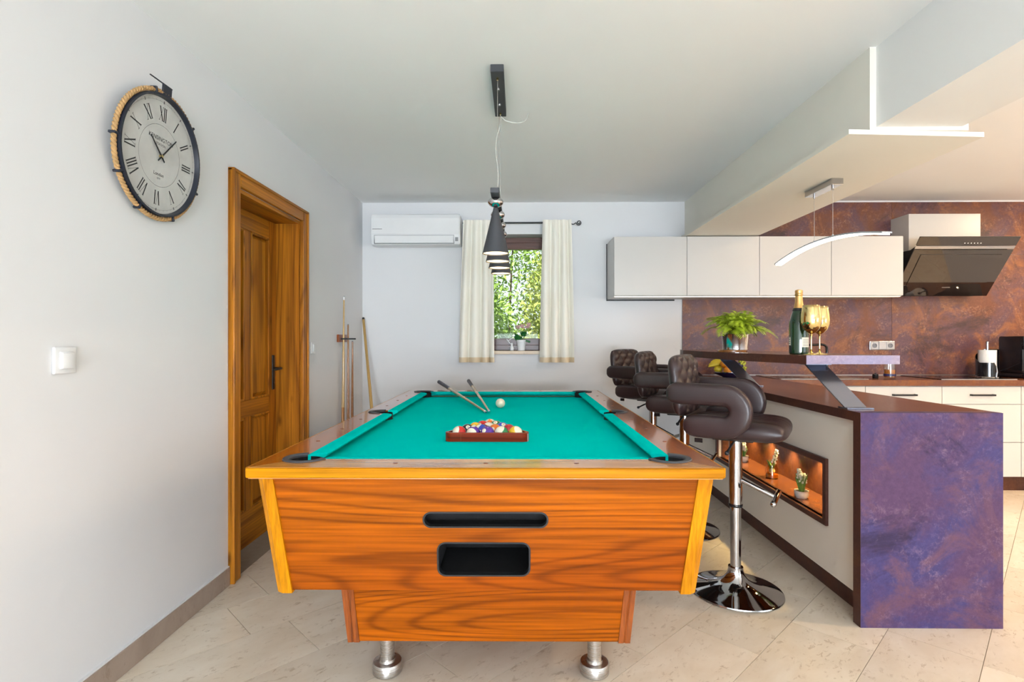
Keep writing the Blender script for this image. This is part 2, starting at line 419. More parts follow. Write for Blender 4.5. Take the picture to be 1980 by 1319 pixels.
# ------------------------------------------------------------------ builders
class MB:
    """collects shapes in one bmesh; build() links them as ONE mesh object"""
    def __init__(s):
        s.bm = bmesh.new()
    def _xf(s, vs, mat):
        if mat is not None:
            bmesh.ops.transform(s.bm, matrix=mat, verts=vs)
    def box(s, x0, x1, y0, y1, z0, z1, bev=0.0, seg=2, mat=None):
        r = bmesh.ops.create_cube(s.bm, size=1.0)
        vs = r['verts']
        bmesh.ops.transform(s.bm, matrix=Matrix.Translation(((x0 + x1) / 2, (y0 + y1) / 2, (z0 + z1) / 2)) @ Matrix.Diagonal((abs(x1 - x0), abs(y1 - y0), abs(z1 - z0), 1)), verts=vs)
        if bev > 0:
            es = list({e for v in vs for e in v.link_edges})
            rr = bmesh.ops.bevel(s.bm, geom=es, offset=bev, segments=seg, affect='EDGES', profile=0.5)
            vs = [v for v in rr['verts']]
            if mat is not None:
                fs = {f for v in vs for f in v.link_faces}
                vs = list({v for f in fs for v in f.verts})
        s._xf(vs, mat)
        return s
    def prism(s, poly, z0, z1, mat=None, bev=0.0):
        b = [s.bm.verts.new((p[0], p[1], z0)) for p in poly]
        t = [s.bm.verts.new((p[0], p[1], z1)) for p in poly]
        n = len(poly)
        s.bm.faces.new(list(reversed(b)))
        s.bm.faces.new(t)
        for i in range(n):
            s.bm.faces.new((b[i], b[(i + 1) % n], t[(i + 1) % n], t[i]))
        vs = b + t
        if bev > 0:
            es = list({e for v in t for e in v.link_edges if e.verts[0] in t and e.verts[1] in t})
            bmesh.ops.bevel(s.bm, geom=es, offset=bev, segments=2, affect='EDGES', profile=0.5)
        s._xf(vs, mat)
        return s
    def lathe(s, prof, seg=32, mat=None, cap=True):
        rings = []
        vs = []
        for r, z in prof:
            if r < 1e-6:
                v = s.bm.verts.new((0, 0, z))
                rings.append([v])
                vs.append(v)
            else:
                ring = [s.bm.verts.new((r * math.cos(2 * PI * i / seg), r * math.sin(2 * PI * i / seg), z)) for i in range(seg)]
                rings.append(ring)
                vs += ring
        for a, b in zip(rings[:-1], rings[1:]):
            for i in range(seg):
                j = (i + 1) % seg
                if len(a) == 1 and len(b) == 1:
                    continue
                if len(a) == 1:
                    s.bm.faces.new((a[0], b[j], b[i]))
                elif len(b) == 1:
                    s.bm.faces.new((a[i], a[j], b[0]))
                else:
                    s.bm.faces.new((a[i], a[j], b[j], b[i]))
        if cap:
            if len(rings[0]) > 1:
                s.bm.faces.new(list(reversed(rings[0])))
            if len(rings[-1]) > 1:
                s.bm.faces.new(rings[-1])
        s._xf(vs, mat)
        return s
    def cyl(s, p0, p1, r, r1=None, seg=16):
        p0, p1 = Vector(p0), Vector(p1)
        d = p1 - p0
        q = d.to_track_quat('Z', 'Y').to_matrix().to_4x4()
        s.lathe([(r, 0), (r if r1 is None else r1, d.length)], seg, Matrix.Translation(p0) @ q)
        return s
    def tube(s, pts, r, seg=8, closed=False):
        pts = [Vector(p) for p in pts]
        n = len(pts)
        rs = r if isinstance(r, (list, tuple)) else [r] * n
        up = Vector((0, 0, 1))
        rings = []
        prev = None
        for i, p in enumerate(pts):
            a = pts[i - 1] if (i > 0 or closed) else pts[i]
            b = pts[(i + 1) % n] if (i < n - 1 or closed) else pts[i]
            t = (b - a).normalized()
            if prev is None:
                ref = up if abs(t.dot(up)) < 0.9 else Vector((1, 0, 0))
                nx = (ref - t * ref.dot(t)).normalized()
            else:
                nx = (prev - t * prev.dot(t)).normalized()
            prev = nx
            ny = t.cross(nx)
            rings.append([s.bm.verts.new(p + (nx * math.cos(2 * PI * k / seg) + ny * math.sin(2 * PI * k / seg)) * rs[i]) for k in range(seg)])
        m = n if closed else n - 1
        for i in range(m):
            a, b = rings[i], rings[(i + 1) % n]
            for k in range(seg):
                j = (k + 1) % seg
                s.bm.faces.new((a[k], a[j], b[j], b[k]))
        if not closed:
            s.bm.faces.new(list(reversed(rings[0])))
            s.bm.faces.new(rings[-1])
        return s
    def sphere(s, c, r, seg=20, rings=12, scale=(1, 1, 1)):
        prof = [(r * math.sin(PI * i / rings), -r * math.cos(PI * i / rings)) for i in range(rings + 1)]
        prof[0] = (0, -r)
        prof[-1] = (0, r)
        s.lathe(prof, seg, Matrix.Translation(c) @ Matrix.Diagonal((scale[0], scale[1], scale[2], 1)))
        return s
    def grid(s, nu, nv, f, flip=False, wrap=False):
        g = [[s.bm.verts.new(f(i / nu, j / nv)) for j in range(nv + 1)] for i in range(nu + 1)]
        for i in range(nu):
            for j in range(nv):
                q = (g[i][j], g[i + 1][j], g[i + 1][j + 1], g[i][j + 1])
                s.bm.faces.new(tuple(reversed(q)) if flip else q)
        return g
    def sweep(s, path, prof, lateral):
        """path: list of (point, scale); profile (a along lateral, b along normal)"""
        L = Vector(lateral).normalized()
        P = [Vector(p) for p, _ in path]
        rings = []
        for i, (p, k) in enumerate(path):
            a, b = P[max(i - 1, 0)], P[min(i + 1, len(P) - 1)]
            t = (b - a).normalized()
            nrm = L.cross(t).normalized()
            ka, kb = k if isinstance(k, tuple) else (k, k)
            rings.append([s.bm.verts.new(P[i] + L * (q[0] * ka) + nrm * (q[1] * kb)) for q in prof])
        n = len(prof)
        for a, b in zip(rings[:-1], rings[1:]):
            for k in range(n):
                j = (k + 1) % n
                s.bm.faces.new((a[k], a[j], b[j], b[k]))
        s.bm.faces.new(list(reversed(rings[0])))
        s.bm.faces.new(rings[-1])
        return s
    def mesh(s, name, smooth=False, angle=0.6):
        bmesh.ops.recalc_face_normals(s.bm, faces=s.bm.faces[:])
        me = bpy.data.meshes.new(name)
        s.bm.to_mesh(me)
        s.bm.free()
        if smooth:
            for p in me.polygons:
                p.use_smooth = True
            if angle:
                try:
                    me.set_sharp_from_angle(angle=angle)
                except Exception:
                    pass
        return me
    def build(s, name, mat, parent=None, smooth=False, world=True, angle=0.6, subsurf=0):
        me = s.mesh(name, smooth, angle)
        o = link(name, me, mat, parent, world)
        if subsurf:
            md = o.modifiers.new('subdivision', 'SUBSURF')
            md.levels = md.render_levels = subsurf
        return o

def link(name, me, mat, parent=None, world=True, recentre=True):
    o = bpy.data.objects.new(name, me)
    if mat is not None:
        me.materials.clear()
        me.materials.append(M[mat] if isinstance(mat, str) else mat)
    COL.objects.link(o)
    loc = Vector((0, 0, 0))
    if recentre and len(me.vertices):
        lo = Vector((1e9,) * 3)
        hi = Vector((-1e9,) * 3)
        for v in me.vertices:
            for i in range(3):
                lo[i] = min(lo[i], v.co[i])
                hi[i] = max(hi[i], v.co[i])
        loc = (lo + hi) / 2
        me.transform(Matrix.Translation(-loc))
    if parent is not None:
        o.parent = parent
        if world:
            p = Vector((0, 0, 0))
            q = parent
            while q is not None:
                p += q.location
                q = q.parent
            loc = loc - p
    o.location = loc
    return o

def tag(o, label=None, cat=None, group=None, kind=None):
    if label: o['label'] = label
    if cat: o['category'] = cat
    if group: o['group'] = group
    if kind: o['kind'] = kind
    return o

def thing(name, label, cat, loc=(0, 0, 0), rz=0.0, group=None, kind=None):
    o = bpy.data.objects.new(name, None)
    o.empty_display_size = 0.05
    COL.objects.link(o)
    o.location = loc
    o.rotation_euler = (0, 0, rz)
    return tag(o, label, cat, group, kind)

def copy_tree(o, parent=None):
    c = o.copy()
    COL.objects.link(c)
    c.parent = parent
    for ch in o.children:
        copy_tree(ch, c)
    return c

def boolean_cut(o, cutters):
    """cut MB cutters (built as temporary meshes) out of o and bake the result"""
    tmp = []
    for mb in cutters:
        c = bpy.data.objects.new('cutter', mb.mesh('cutter'))
        COL.objects.link(c)
        c.parent = o.parent
        if o.parent is not None:
            c['dummy'] = 1
        tmp.append(c)
        md = o.modifiers.new('cut', 'BOOLEAN')
        md.operation = 'DIFFERENCE'
        md.solver = 'EXACT'
        md.object = c
    bpy.context.view_layer.update()
    dg = bpy.context.evaluated_depsgraph_get()
    me = bpy.data.meshes.new_from_object(o.evaluated_get(dg))
    o.modifiers.clear()
    old = o.data
    mats = [m for m in old.materials]
    o.data = me
    me.materials.clear()
    for m in mats:
        me.materials.append(m)
    for c in tmp:
        d = c.data
        bpy.data.objects.remove(c)
        bpy.data.meshes.remove(d)

def text_mesh(txt, size, align='CENTER', extrude=0.0):
    cu = bpy.data.curves.new('lettering', 'FONT')
    cu.body = txt
    cu.size = size
    cu.align_x = align
    cu.align_y = 'CENTER'
    cu.extrude = extrude
    cu.resolution_u = 3
    t = bpy.data.objects.new('lettering', cu)
    COL.objects.link(t)
    bpy.context.view_layer.update()
    dg = bpy.context.evaluated_depsgraph_get()
    me = bpy.data.meshes.new_from_object(t.evaluated_get(dg))
    bpy.data.objects.remove(t)
    bpy.data.curves.remove(cu)
    return me

def rrect(w, h, r, n=5, cx=0, cy=0):
    pts = []
    for qx, qy, a0 in ((1, 1, 0), (-1, 1, PI / 2), (-1, -1, PI), (1, -1, 1.5 * PI)):
        for i in range(n + 1):
            a = a0 + PI / 2 * i / n
            pts.append((cx + qx * (w / 2 - r) + r * math.cos(a), cy + qy * (h / 2 - r) + r * math.sin(a)))
    return pts

ROTX90 = Matrix.Rotation(PI / 2, 4, 'X')     # XY prism -> XZ plane, extrude towards -Y

# ------------------------------------------------------------------ the setting
ZC = 2.454          # ceiling
XL = -1.43          # left wall
YB = 4.893          # back wall
XR = 5.20           # right wall
YF = -5.50          # wall behind the camera
def struct(name, mb, mat, label, cat):
    return tag(mb.build(name, mat), label, cat, None, 'structure')

DY0, DY1, DZ = 2.700, 3.490, 1.977      # door opening
wl = MB().box(XL - 0.30, XL, YF, DY0, 0, ZC).box(XL - 0.30, XL, DY1, YB + 0.3, 0, ZC).box(XL - 0.30, XL, DY0, DY1, DZ, ZC)
struct('wall_left', wl, 'wall', 'white plaster wall with the clock and the wooden door', 'wall')
WX0, WX1, WZ0, WZ1 = -0.345, 0.335, 1.105, 2.165   # window opening
wb_ = MB().box(XL, WX0, YB, YB + 0.3, 0, ZC).box(WX1, XR, YB, YB + 0.3, 0, ZC).box(WX0, WX1, YB, YB + 0.3, 0, WZ0).box(WX0, WX1, YB, YB + 0.3, WZ1, ZC)
struct('wall_back', wb_, 'wall', 'white plaster wall around the small curtained window', 'wall')
struct('wall_right', MB().box(XR, XR + 0.2, YF, YB + 0.3, 0, ZC), 'wall', 'white plaster wall at the far right of the kitchen', 'wall')
struct('wall_front', MB().box(XL - 0.3, XR + 0.2, YF - 0.2, YF, 0, ZC), 'wall', 'white plaster wall behind the viewer', 'wall')
struct('ceiling', MB().box(XL - 0.3, XR + 0.2, YF - 0.2, YB + 0.3, ZC, ZC + 0.2), 'ceil', 'plain white painted ceiling over the pool table', 'ceiling')

# ceiling beam, its boxed-in rear length and the soffit board under it
struct('trim_1', MB().box(1.527, 1.890, YF, 2.42, 1.2 + 0.912, ZC), 'beam', 'white ceiling beam running towards the viewer at upper right', 'beam')
tb = thing('trim_2', 'cream boxed beam with a wide soffit board above the bar', 'beam', (1.7, 2.3, 2.077), 0, None, 'structure')
MB().box(1.500, 1.918, 2.42, YB, 2.097, ZC).box(1.500, 1.527, 2.32, 2.42, 2.097, ZC).box(1.890, 1.918, 2.32, 2.42, 2.097, ZC).box(1.527, 1.890, 2.32, 2.42, 2.097, 2.112).build('beam_casing', 'casing', tb)
MB().prism([(1.402, 2.305), (2.005, 2.345), (2.005, YB), (1.402, YB)], 2.077, 2.097).build('soffit_board', 'casing', tb)

# floor: grout bed and single limestone slabs laid on the diagonal
fl = thing('floor', 'beige limestone slab floor laid diagonally', 'floor', (0, 0, 0), 0, None, 'structure')
MB().box(XL - 0.2, XR + 0.1, YF - 0.1, YB + 0.2, -0.06, -0.004).build('grout_bed', 'grout', fl)
def clip_poly(poly, axis, val, keep_less):
    out = []
    for i in range(len(poly)):
        a, b = poly[i], poly[(i + 1) % len(poly)]
        ia = (a[axis] <= val) == keep_less
        ib = (b[axis] <= val) == keep_less
        if ia: out.append(a)
        if ia != ib:
            t = (val - a[axis]) / (b[axis] - a[axis])
            out.append((a[0] + (b[0] - a[0]) * t, a[1] + (b[1] - a[1]) * t))
    return out
R2 = math.sqrt(2)
rnd = random.Random(11)
P_STRIP = 0.301
far_mb = MB()
ntile = 0
starts = {1: 2.45, 2: 2.107, 3: 1.79, 4: 1.2, 5: 0.62, 6: 0.92, 7: 0.767, 8: 0.95}
for k in range(-24, 20):
    o1 = -0.209 - k * P_STRIP
    o0 = o1 - P_STRIP
    s = -7.2 + rnd.uniform(-0.3, 0.3)
    if k in starts:
        s = starts[k] - 0.62 * 14
    while s < 8.0:
        ln = 0.62 if k in starts else rnd.choice((0.5, 0.62, 0.62, 0.72))
        g = 0.0011
        c = [(o0 + g, s + g), (o1 - g, s + g), (o1 - g, s + ln - g), (o0 + g, s + ln - g)]
        # o=(X-Y)/sqrt2, s=(X+Y)/sqrt2
        poly = [((oo + ss) / R2, (ss - oo) / R2) for oo, ss in c]
        s += ln
        for ax, v, kl in ((0, XL + 0.001, False), (0, XR - 0.001, True), (1, YF + 0.001, False), (1, YB - 0.001, True)):
            poly = clip_poly(poly, ax, v, kl) if len(poly) >= 3 else []
        if len(poly) < 3:
            continue
        a2 = sum(poly[i][0] * poly[(i + 1) % len(poly)][1] - poly[(i + 1) % len(poly)][0] * poly[i][1] for i in range(len(poly)))
        if abs(a2) < 0.002:
            continue
        if a2 < 0:
            poly = poly[::-1]
        cx = sum(p[0] for p in poly) / len(poly)
        cy = sum(p[1] for p in poly) / len(poly)
        vis = cy > 1.3 and cx < 0.98 * cy + 0.5 and cx > -1.9
        if vis and ntile < 295:
            ntile += 1
            e = rnd.uniform(-0.0004, 0.0)
            mb = MB().prism(poly, -0.012, e)
            me = mb.mesh('slab')
            me.transform(Matrix.Translation((-cx, -cy, 0)))
            me.transform(Matrix.Rotation(-PI / 4, 4, 'Z'))
            ob = link('slab', me, 'stone', fl, recentre=False)
            ob.location = (cx, cy, 0)
            ob.rotation_euler = (0, 0, PI / 4)
        else:
            far_mb.prism(poly, -0.012, 0.0)
tag(far_mb.build('further_slabs', 'stone', fl), kind='stuff')

# no opening is built behind the viewer; an added area lamp gives the daylight
# baseboard of single stone pieces, left wall
bbl = thing('baseboard_left', 'beige stone baseboard along the left wall', 'baseboard', (XL, 1.0, 0), 0, None, 'structure')
y = YF
cuts = []
while y < 2.61:
    cuts.append(y)
    y += 0.60
off = 2.620 - cuts[-1] - 0.60
ys = [2.620 - 1.16 - 0.60 * i for i in range(0, 13)]
segs = []
b_prev = 2.620
for yy in ys:
    yy = max(yy, YF)
    if b_prev - yy > 0.02:
        segs.append((yy, b_prev))
    b_prev = yy
segs += [(3.571, 4.18), (4.18, YB)]
for a, b in segs:
    MB().box(XL, XL + 0.014, a + 0.001, b - 0.001, 0, 0.088, 0.0015, 1).build('baseboard_stone', 'skirt', bbl)
for a, b in ((YF, 2.620), (3.571, YB)):
    MB().box(XL, XL + 0.010, a, b, 0.088, 0.093).build('sealant_joint', 'white', bbl)
bbb = thing('baseboard_back', 'beige stone baseboard along the window wall', 'baseboard', (0, YB, 0), 0, None, 'structure')
for i in range(5):
    a = XL + 0.014 + i * 0.575
    MB().box(a, a + 0.573, YB - 0.014, YB, 0, 0.088, 0.0015, 1).build('baseboard_stone', 'skirt', bbb)

# ------------------------------------------------------------------ door
XD = -1.575
dr = thing('door_1', 'old panelled wooden door in a deep wooden frame, left wall', 'door', (XL, 3.1, 0), 0, None, 'structure')
XF = XL + 0.025
for a, b in ((2.622, 2.700), (3.490, 3.567)):
    inner = a > 3
    MB().box(XL, XF, a, b, 0, 2.050, 0.004).build('casing_post', 'door', dr)
    # profiled outer bead
    MB().box(XL, XF + 0.008, (b - 0.016) if inner else a, b if inner else (a + 0.016), 0, 2.052, 0.004).build('casing_bead', 'door', dr)
MB().box(XL, XF, 2.700, 3.490, 1.977, 2.050, 0.004).build('casing_head', 'doorY', dr)
MB().box(XL, XF + 0.008, 2.622, 3.567, 2.036, 2.052, 0.004).build('casing_bead', 'doorY', dr)
MB().box(XD - 0.05, XL + 0.002, 2.702, 2.722, 0, 1.975).build('jamb', 'door', dr)
MB().box(XD - 0.05, XL + 0.002, 3.468, 3.488, 0, 1.975).build('jamb', 'door', dr)
MB().box(XD - 0.05, XL + 0.002, 2.722, 3.468, 1.955, 1.975).build('jamb_head', 'doorY', dr)
leaf = MB()
def stile(y0, y1, z0, z1, nm, mat):
    MB().box(XD - 0.04, XD, y0, y1, z0, z1, 0.002, 1).build(nm, mat, dr)
LY0, LY1 = 2.723, 3.467
stile(LY0, LY0 + 0.10, 0.008, 1.953, 'door_stile', 'door')
stile(LY1 - 0.10, LY1, 0.008, 1.953, 'door_stile', 'door')
stile(3.062, 3.140, 0.215, 0.755, 'door_stile', 'door')
stile(3.062, 3.140, 0.850, 1.840, 'door_stile', 'door')
for z0, z1 in ((0.008, 0.215), (0.755, 0.850), (1.840, 1.953)):
    stile(LY0 + 0.10, LY1 - 0.10, z0, z1, 'door_rail', 'doorY')
for y0, y1 in ((LY0 + 0.10, 3.062), (3.140, LY1 - 0.10)):
    for z0, z1 in ((0.215, 0.755), (0.850, 1.840)):
        MB().box(XD - 0.034, XD - 0.020, y0, y1, z0, z1).build('door_panel_back', 'door', dr)
        # raised field
        p = MB()
        f = 0.035
        vs = [p.bm.verts.new(c) for c in ((XD - 0.020, y0 + 0.012, z0 + 0.012), (XD - 0.020, y1 - 0.012, z0 + 0.012), (XD - 0.020, y1 - 0.012, z1 - 0.012), (XD - 0.020, y0 + 0.012, z1 - 0.012),
                                          (XD - 0.006, y0 + f, z0 + f), (XD - 0.006, y1 - f, z0 + f), (XD - 0.006, y1 - f, z1 - f), (XD - 0.006, y0 + f, z1 - f))]
        p.bm.faces.new(vs[4:])
        for i in range(4):
            p.bm.faces.new((vs[i], vs[(i + 1) % 4], vs[4 + (i + 1) % 4], vs[4 + i]))
        p.bm.faces.new(vs[:4][::-1])
        p.build('door_panel', 'door', dr)
        # moulding
        mo = MB()
        mo.box(XD - 0.021, XD + 0.005, y0, y0 + 0.014, z0, z1, 0.003, 1).box(XD - 0.021, XD + 0.005, y1 - 0.014, y1, z0, z1, 0.003, 1)
        mo.box(XD - 0.021, XD + 0.005, y0, y1, z0, z0 + 0.014, 0.003, 1).box(XD - 0.021, XD + 0.005, y0, y1, z1 - 0.014, z1, 0.003, 1)
        mo.build('door_moulding', 'door', dr)
hd = MB().box(XD, XD + 0.006, 3.405, 3.437, 0.885, 1.105, 0.003).build('handle_plate', 'black', dr)
tag(hd, 'long black iron handle plate')
lv = MB().cyl((XD + 0.004, 3.421, 1.02), (XD + 0.05, 3.421, 1.02), 0.008).tube([(XD + 0.05, 3.425, 1.02), (XD + 0.055, 3.40, 1.02), (XD + 0.055, 3.345, 1.018), (XD + 0.052, 3.315, 1.016)], [0.009, 0.009, 0.008, 0.006])
lv.build('door_lever', 'black', hd, True)
MB().cyl((XD + 0.006, 3.421, 0.93), (XD + 0.008, 3.421, 0.93), 0.008).build('keyhole', 'blackgloss', hd)

# ------------------------------------------------------------------ window
wi = thing('window_1', 'small window with dark brown wooden frame between cream curtains', 'window', (0, YB + 0.1, WZ0), 0, None, 'structure')
FY0, FY1 = YB + 0.10, YB + 0.17
MB().box(WX0, WX0 + 0.055, FY0, FY1, WZ0, WZ1 - 0.012, 0.004).build('frame_post', 'winframe', wi)
MB().box(WX1 - 0.055, WX1, FY0, FY1, WZ0, WZ1 - 0.012, 0.004).build('frame_post', 'winframe', wi)
MB().box(WX0, WX1, FY0, FY1, WZ1 - 0.066, WZ1 - 0.012, 0.004).build('frame_head', 'winframe', wi)
MB().box(WX0, WX1, FY0, FY1, WZ0, WZ0 + 0.052, 0.004).build('frame_base', 'winframe', wi)
sx0, sx1, sz0, sz1 = WX0 + 0.045, WX1 - 0.045, WZ0 + 0.048, WZ1 - 0.060
MB().box(sx0, sx0 + 0.062, FY0 - 0.012, FY1 - 0.015, sz0, sz1, 0.004).build('sash_post', 'winframe', wi)
MB().box(sx1 - 0.062, sx1, FY0 - 0.012, FY1 - 0.015, sz0, sz1, 0.004).build('sash_post', 'winframe', wi)
MB().box(sx0 + 0.062, sx1 - 0.062, FY0 - 0.012, FY1 - 0.015, sz1 - 0.062, sz1, 0.004).build('sash_rail', 'winframe', wi)
MB().box(sx0 + 0.062, sx1 - 0.062, FY0 - 0.012, FY1 - 0.015, sz0, sz0 + 0.064, 0.004).build('sash_rail', 'winframe', wi)
gx0, gx1, gz0, gz1 = sx0 + 0.058, sx1 - 0.058, sz0 + 0.060, sz1 - 0.058
MB().box(gx0, gx1, FY0 + 0.020, FY0 + 0.024, gz0, gz1).build('pane', 'pane', wi)
MB().box(-0.012, -0.009, FY0 + 0.026, FY0 + 0.030, gz0, gz1).build('glazing_bar', 'sill', wi)
MB().box(gx0, gx1, FY0 + 0.026, FY0 + 0.030, 1.641, 1.644).build('glazing_bar', 'sill', wi)
MB().box(WX0 - 0.02, WX1 + 0.02, YB - 0.035, FY0 + 0.01, WZ0 - 0.032, WZ0, 0.004).build('sill', 'sill', wi)

# ------------------------------------------------------------------ pool table
TW, TL = 0.69, 1.21            # half outer width, half outer length
ZR = 0.830                     # rail top
ZB = 0.793                     # bed
TROOT = (-0.108, 2.772, 0.0)
TROT = math.radians(0.40)
pt = thing('pool_table', 'wooden pool table with teal cloth and flared walnut sides', 'pool table', TROOT, TROT)
RW = 0.110                     # wood rail width
CW = 0.048                     # cushion width
ix, iy = TW - RW, TL - RW      # inner wood edge
nx_, ny_ = ix - CW, iy - CW    # cushion nose
def part(mb, name, mat, parent=None, **kw):
    return mb.build(name, mat, parent or pt, world=False, **kw)
def circ(cx, cy, r, z0, z1, n=28):
    return MB().prism([(cx + r * math.cos(2 * PI * i / n), cy + r * math.sin(2 * PI * i / n)) for i in range(n)], z0, z1)
PR = 0.062
corners = [(sx * (ix - 0.012), sy * (iy - 0.012)) for sx in (-1, 1) for sy in (-1, 1)]
sides = [(sx * (ix + 0.018), 0.0) for sx in (-1, 1)]
def cut_parent(o, pts, r, z0, z1):
    boolean_cut(o, [circ(cx, cy, r, z0, z1) for cx, cy in pts])
# wooden rails (mitred), lipping around the outside
for sy in (-1, 1):
    poly = [(-TW, sy * TL), (TW, sy * TL), (ix, sy * iy), (-ix, sy * iy)]
    o = part(MB().prism(poly if sy < 0 else poly[::-1], ZR - 0.034, ZR), 'rail', 'walnutR')
    cut_parent(o, [c for c in corners if c[1] * sy > 0], PR, ZR - 0.2, ZR + 0.1)
for sx in (-1, 1):
    poly = [(sx * TW, -TL), (sx * TW, TL), (sx * ix, iy), (sx * ix, -iy)]
    o = part(MB().prism(poly if sx > 0 else poly[::-1], ZR - 0.034, ZR), 'rail', 'walnutY')
    cut_parent(o, [c for c in corners if c[0] * sx > 0] + [c for c in sides if c[0] * sx > 0], PR, ZR - 0.2, ZR + 0.1)
for sy in (-1, 1):
    part(MB().box(-TW - 0.004, TW + 0.004, sy * (TL + 0.010) if sy > 0 else -TL - 0.010, sy * TL, ZR - 0.030, ZR - 0.001, 0.004), 'rail_lipping', 'oakX')
for sx in (-1, 1):
    part(MB().box(min(sx * TW, sx * (TW + 0.010)), max(sx * TW, sx * (TW + 0.010)), -TL, TL, ZR - 0.030, ZR - 0.001, 0.004), 'rail_lipping', 'oakX')
# cushions
def cushion(p0, p1, inward, ends):
    """p0,p1 back line (2D), inward 2D unit, ends: cut back of the nose at both ends"""
    p0, p1, w = Vector(p0), Vector(p1), Vector(inward)
    d = (p1 - p0).normalized()
    mb = MB()
    prof = [(0.0, 0.0), (CW * 0.55, 0.0005), (CW - 0.004, -0.001), (CW, -0.006), (CW - 0.004, -0.014), (0.012, -0.030), (0.0, -0.030)]
    rings = []
    for p, sgn, e in ((p0, 1, ends[0]), (p1, -1, ends[1])):
        ring = []
        for a, b in prof:
            q = p + w * a + d * (sgn * e * a / CW)
            ring.append(mb.bm.verts.new((q.x, q.y, ZR + b)))
        rings.append(ring)
    n = len(prof)
    for k in range(n):
        j = (k + 1) % n
        mb.bm.faces.new((rings[0][k], rings[0][j], rings[1][j], rings[1][k]))
    mb.bm.faces.new(rings[0][::-1])
    mb.bm.faces.new(rings[1])
    return part(mb, 'cushion', 'cloth', smooth=True, angle=0.9)
g = 0.058
for sy in (-1, 1):
    cushion((-ix + g, sy * iy), (ix - g, sy * iy), (0, -sy), (0.042, 0.042))
for sx in (-1, 1):
    cushion((sx * ix, -iy + g), (sx * ix, -g * 0.85), (-sx, 0), (0.042, 0.020))
    cushion((sx * ix, g * 0.85), (sx * ix, iy - g), (-sx, 0), (0.020, 0.042))
# bed
bed = part(MB().box(-ix - 0.02, ix + 0.02, -iy - 0.02, iy + 0.02, ZB - 0.03, ZB), 'bed', 'cloth')
boolean_cut(bed, [circ(cx, cy, 0.056, ZB - 0.1, ZB + 0.05) for cx, cy in corners + sides])
part(MB().box(-ix, ix, -iy, iy, ZB - 0.065, ZB - 0.031), 'slate', 'felt_black')
# pocket liners and bags
for (cx, cy) in corners + sides:
    if abs(cy) > 0.1:
        a_mid = math.atan2(cy, cx); a_mid = math.atan2(math.copysign(1, cy), math.copysign(1, cx)); span = math.radians(122)
    else:
        a_mid = 0.0 if cx > 0 else PI; span = math.radians(92)
    pk = MB()
    N = 22
    ro, ri = PR + 0.008, PR - 0.012
    ring = []
    for i in range(N + 1):
        a = a_mid - span + 2 * span * i / N
        c, s_ = math.cos(a), math.sin(a)
        ring.append([pk.bm.verts.new((cx + r * c, cy + r * s_, z)) for r, z in ((ro, ZR + 0.0005), (ro - 0.002, ZR + 0.004), (ri + 0.003, ZR + 0.004), (ri, ZR), (ri, ZR - 0.006), (ri + 0.006, ZR - 0.006), (ri + 0.006, ZR - 0.002))])
    for a, b in zip(ring[:-1], ring[1:]):
        for k in range(7):
            j = (k + 1) % 7
            pk.bm.faces.new((a[k], a[j], b[j], b[k]))
    pk.bm.faces.new(ring[0][::-1]); pk.bm.faces.new(ring[-1])
    pkt = part(pk, 'pocket', 'pocketgrey', smooth=True)
    bag = MB()
    bag.lathe([(PR - 0.009, ZR - 0.0055), (PR - 0.010, ZR - 0.10), (PR - 0.03, ZR - 0.125), (0.0, ZR - 0.13)], 24, Matrix.Translation((cx, cy, 0)), cap=False)
    bg = bag.build('pocket_lining', 'felt_black', pkt, world=False)
    bg.location = Vector(bg.location) - Vector(pkt.location)
# rail sights
for f in (-0.5, 0.0, 0.5):
    for sy in (-1, 1):
        part(MB().lathe([(0.0075, ZR), (0.007, ZR + 0.0008), (0.0, ZR + 0.001)], 14, Matrix.Translation((f * 0.545, sy * (TL - 0.055), 0))), 'rail_sight', 'redwood')
    for sx in (-1, 1):
        for h in (-1, 1):
            yy = h * (0.53 + f * 0.545)
            part(MB().lathe([(0.0075, ZR), (0.007, ZR + 0.0008), (0.0, ZR + 0.001)], 14, Matrix.Translation((sx * (TW - 0.055), yy, 0))), 'rail_sight', 'redwood')
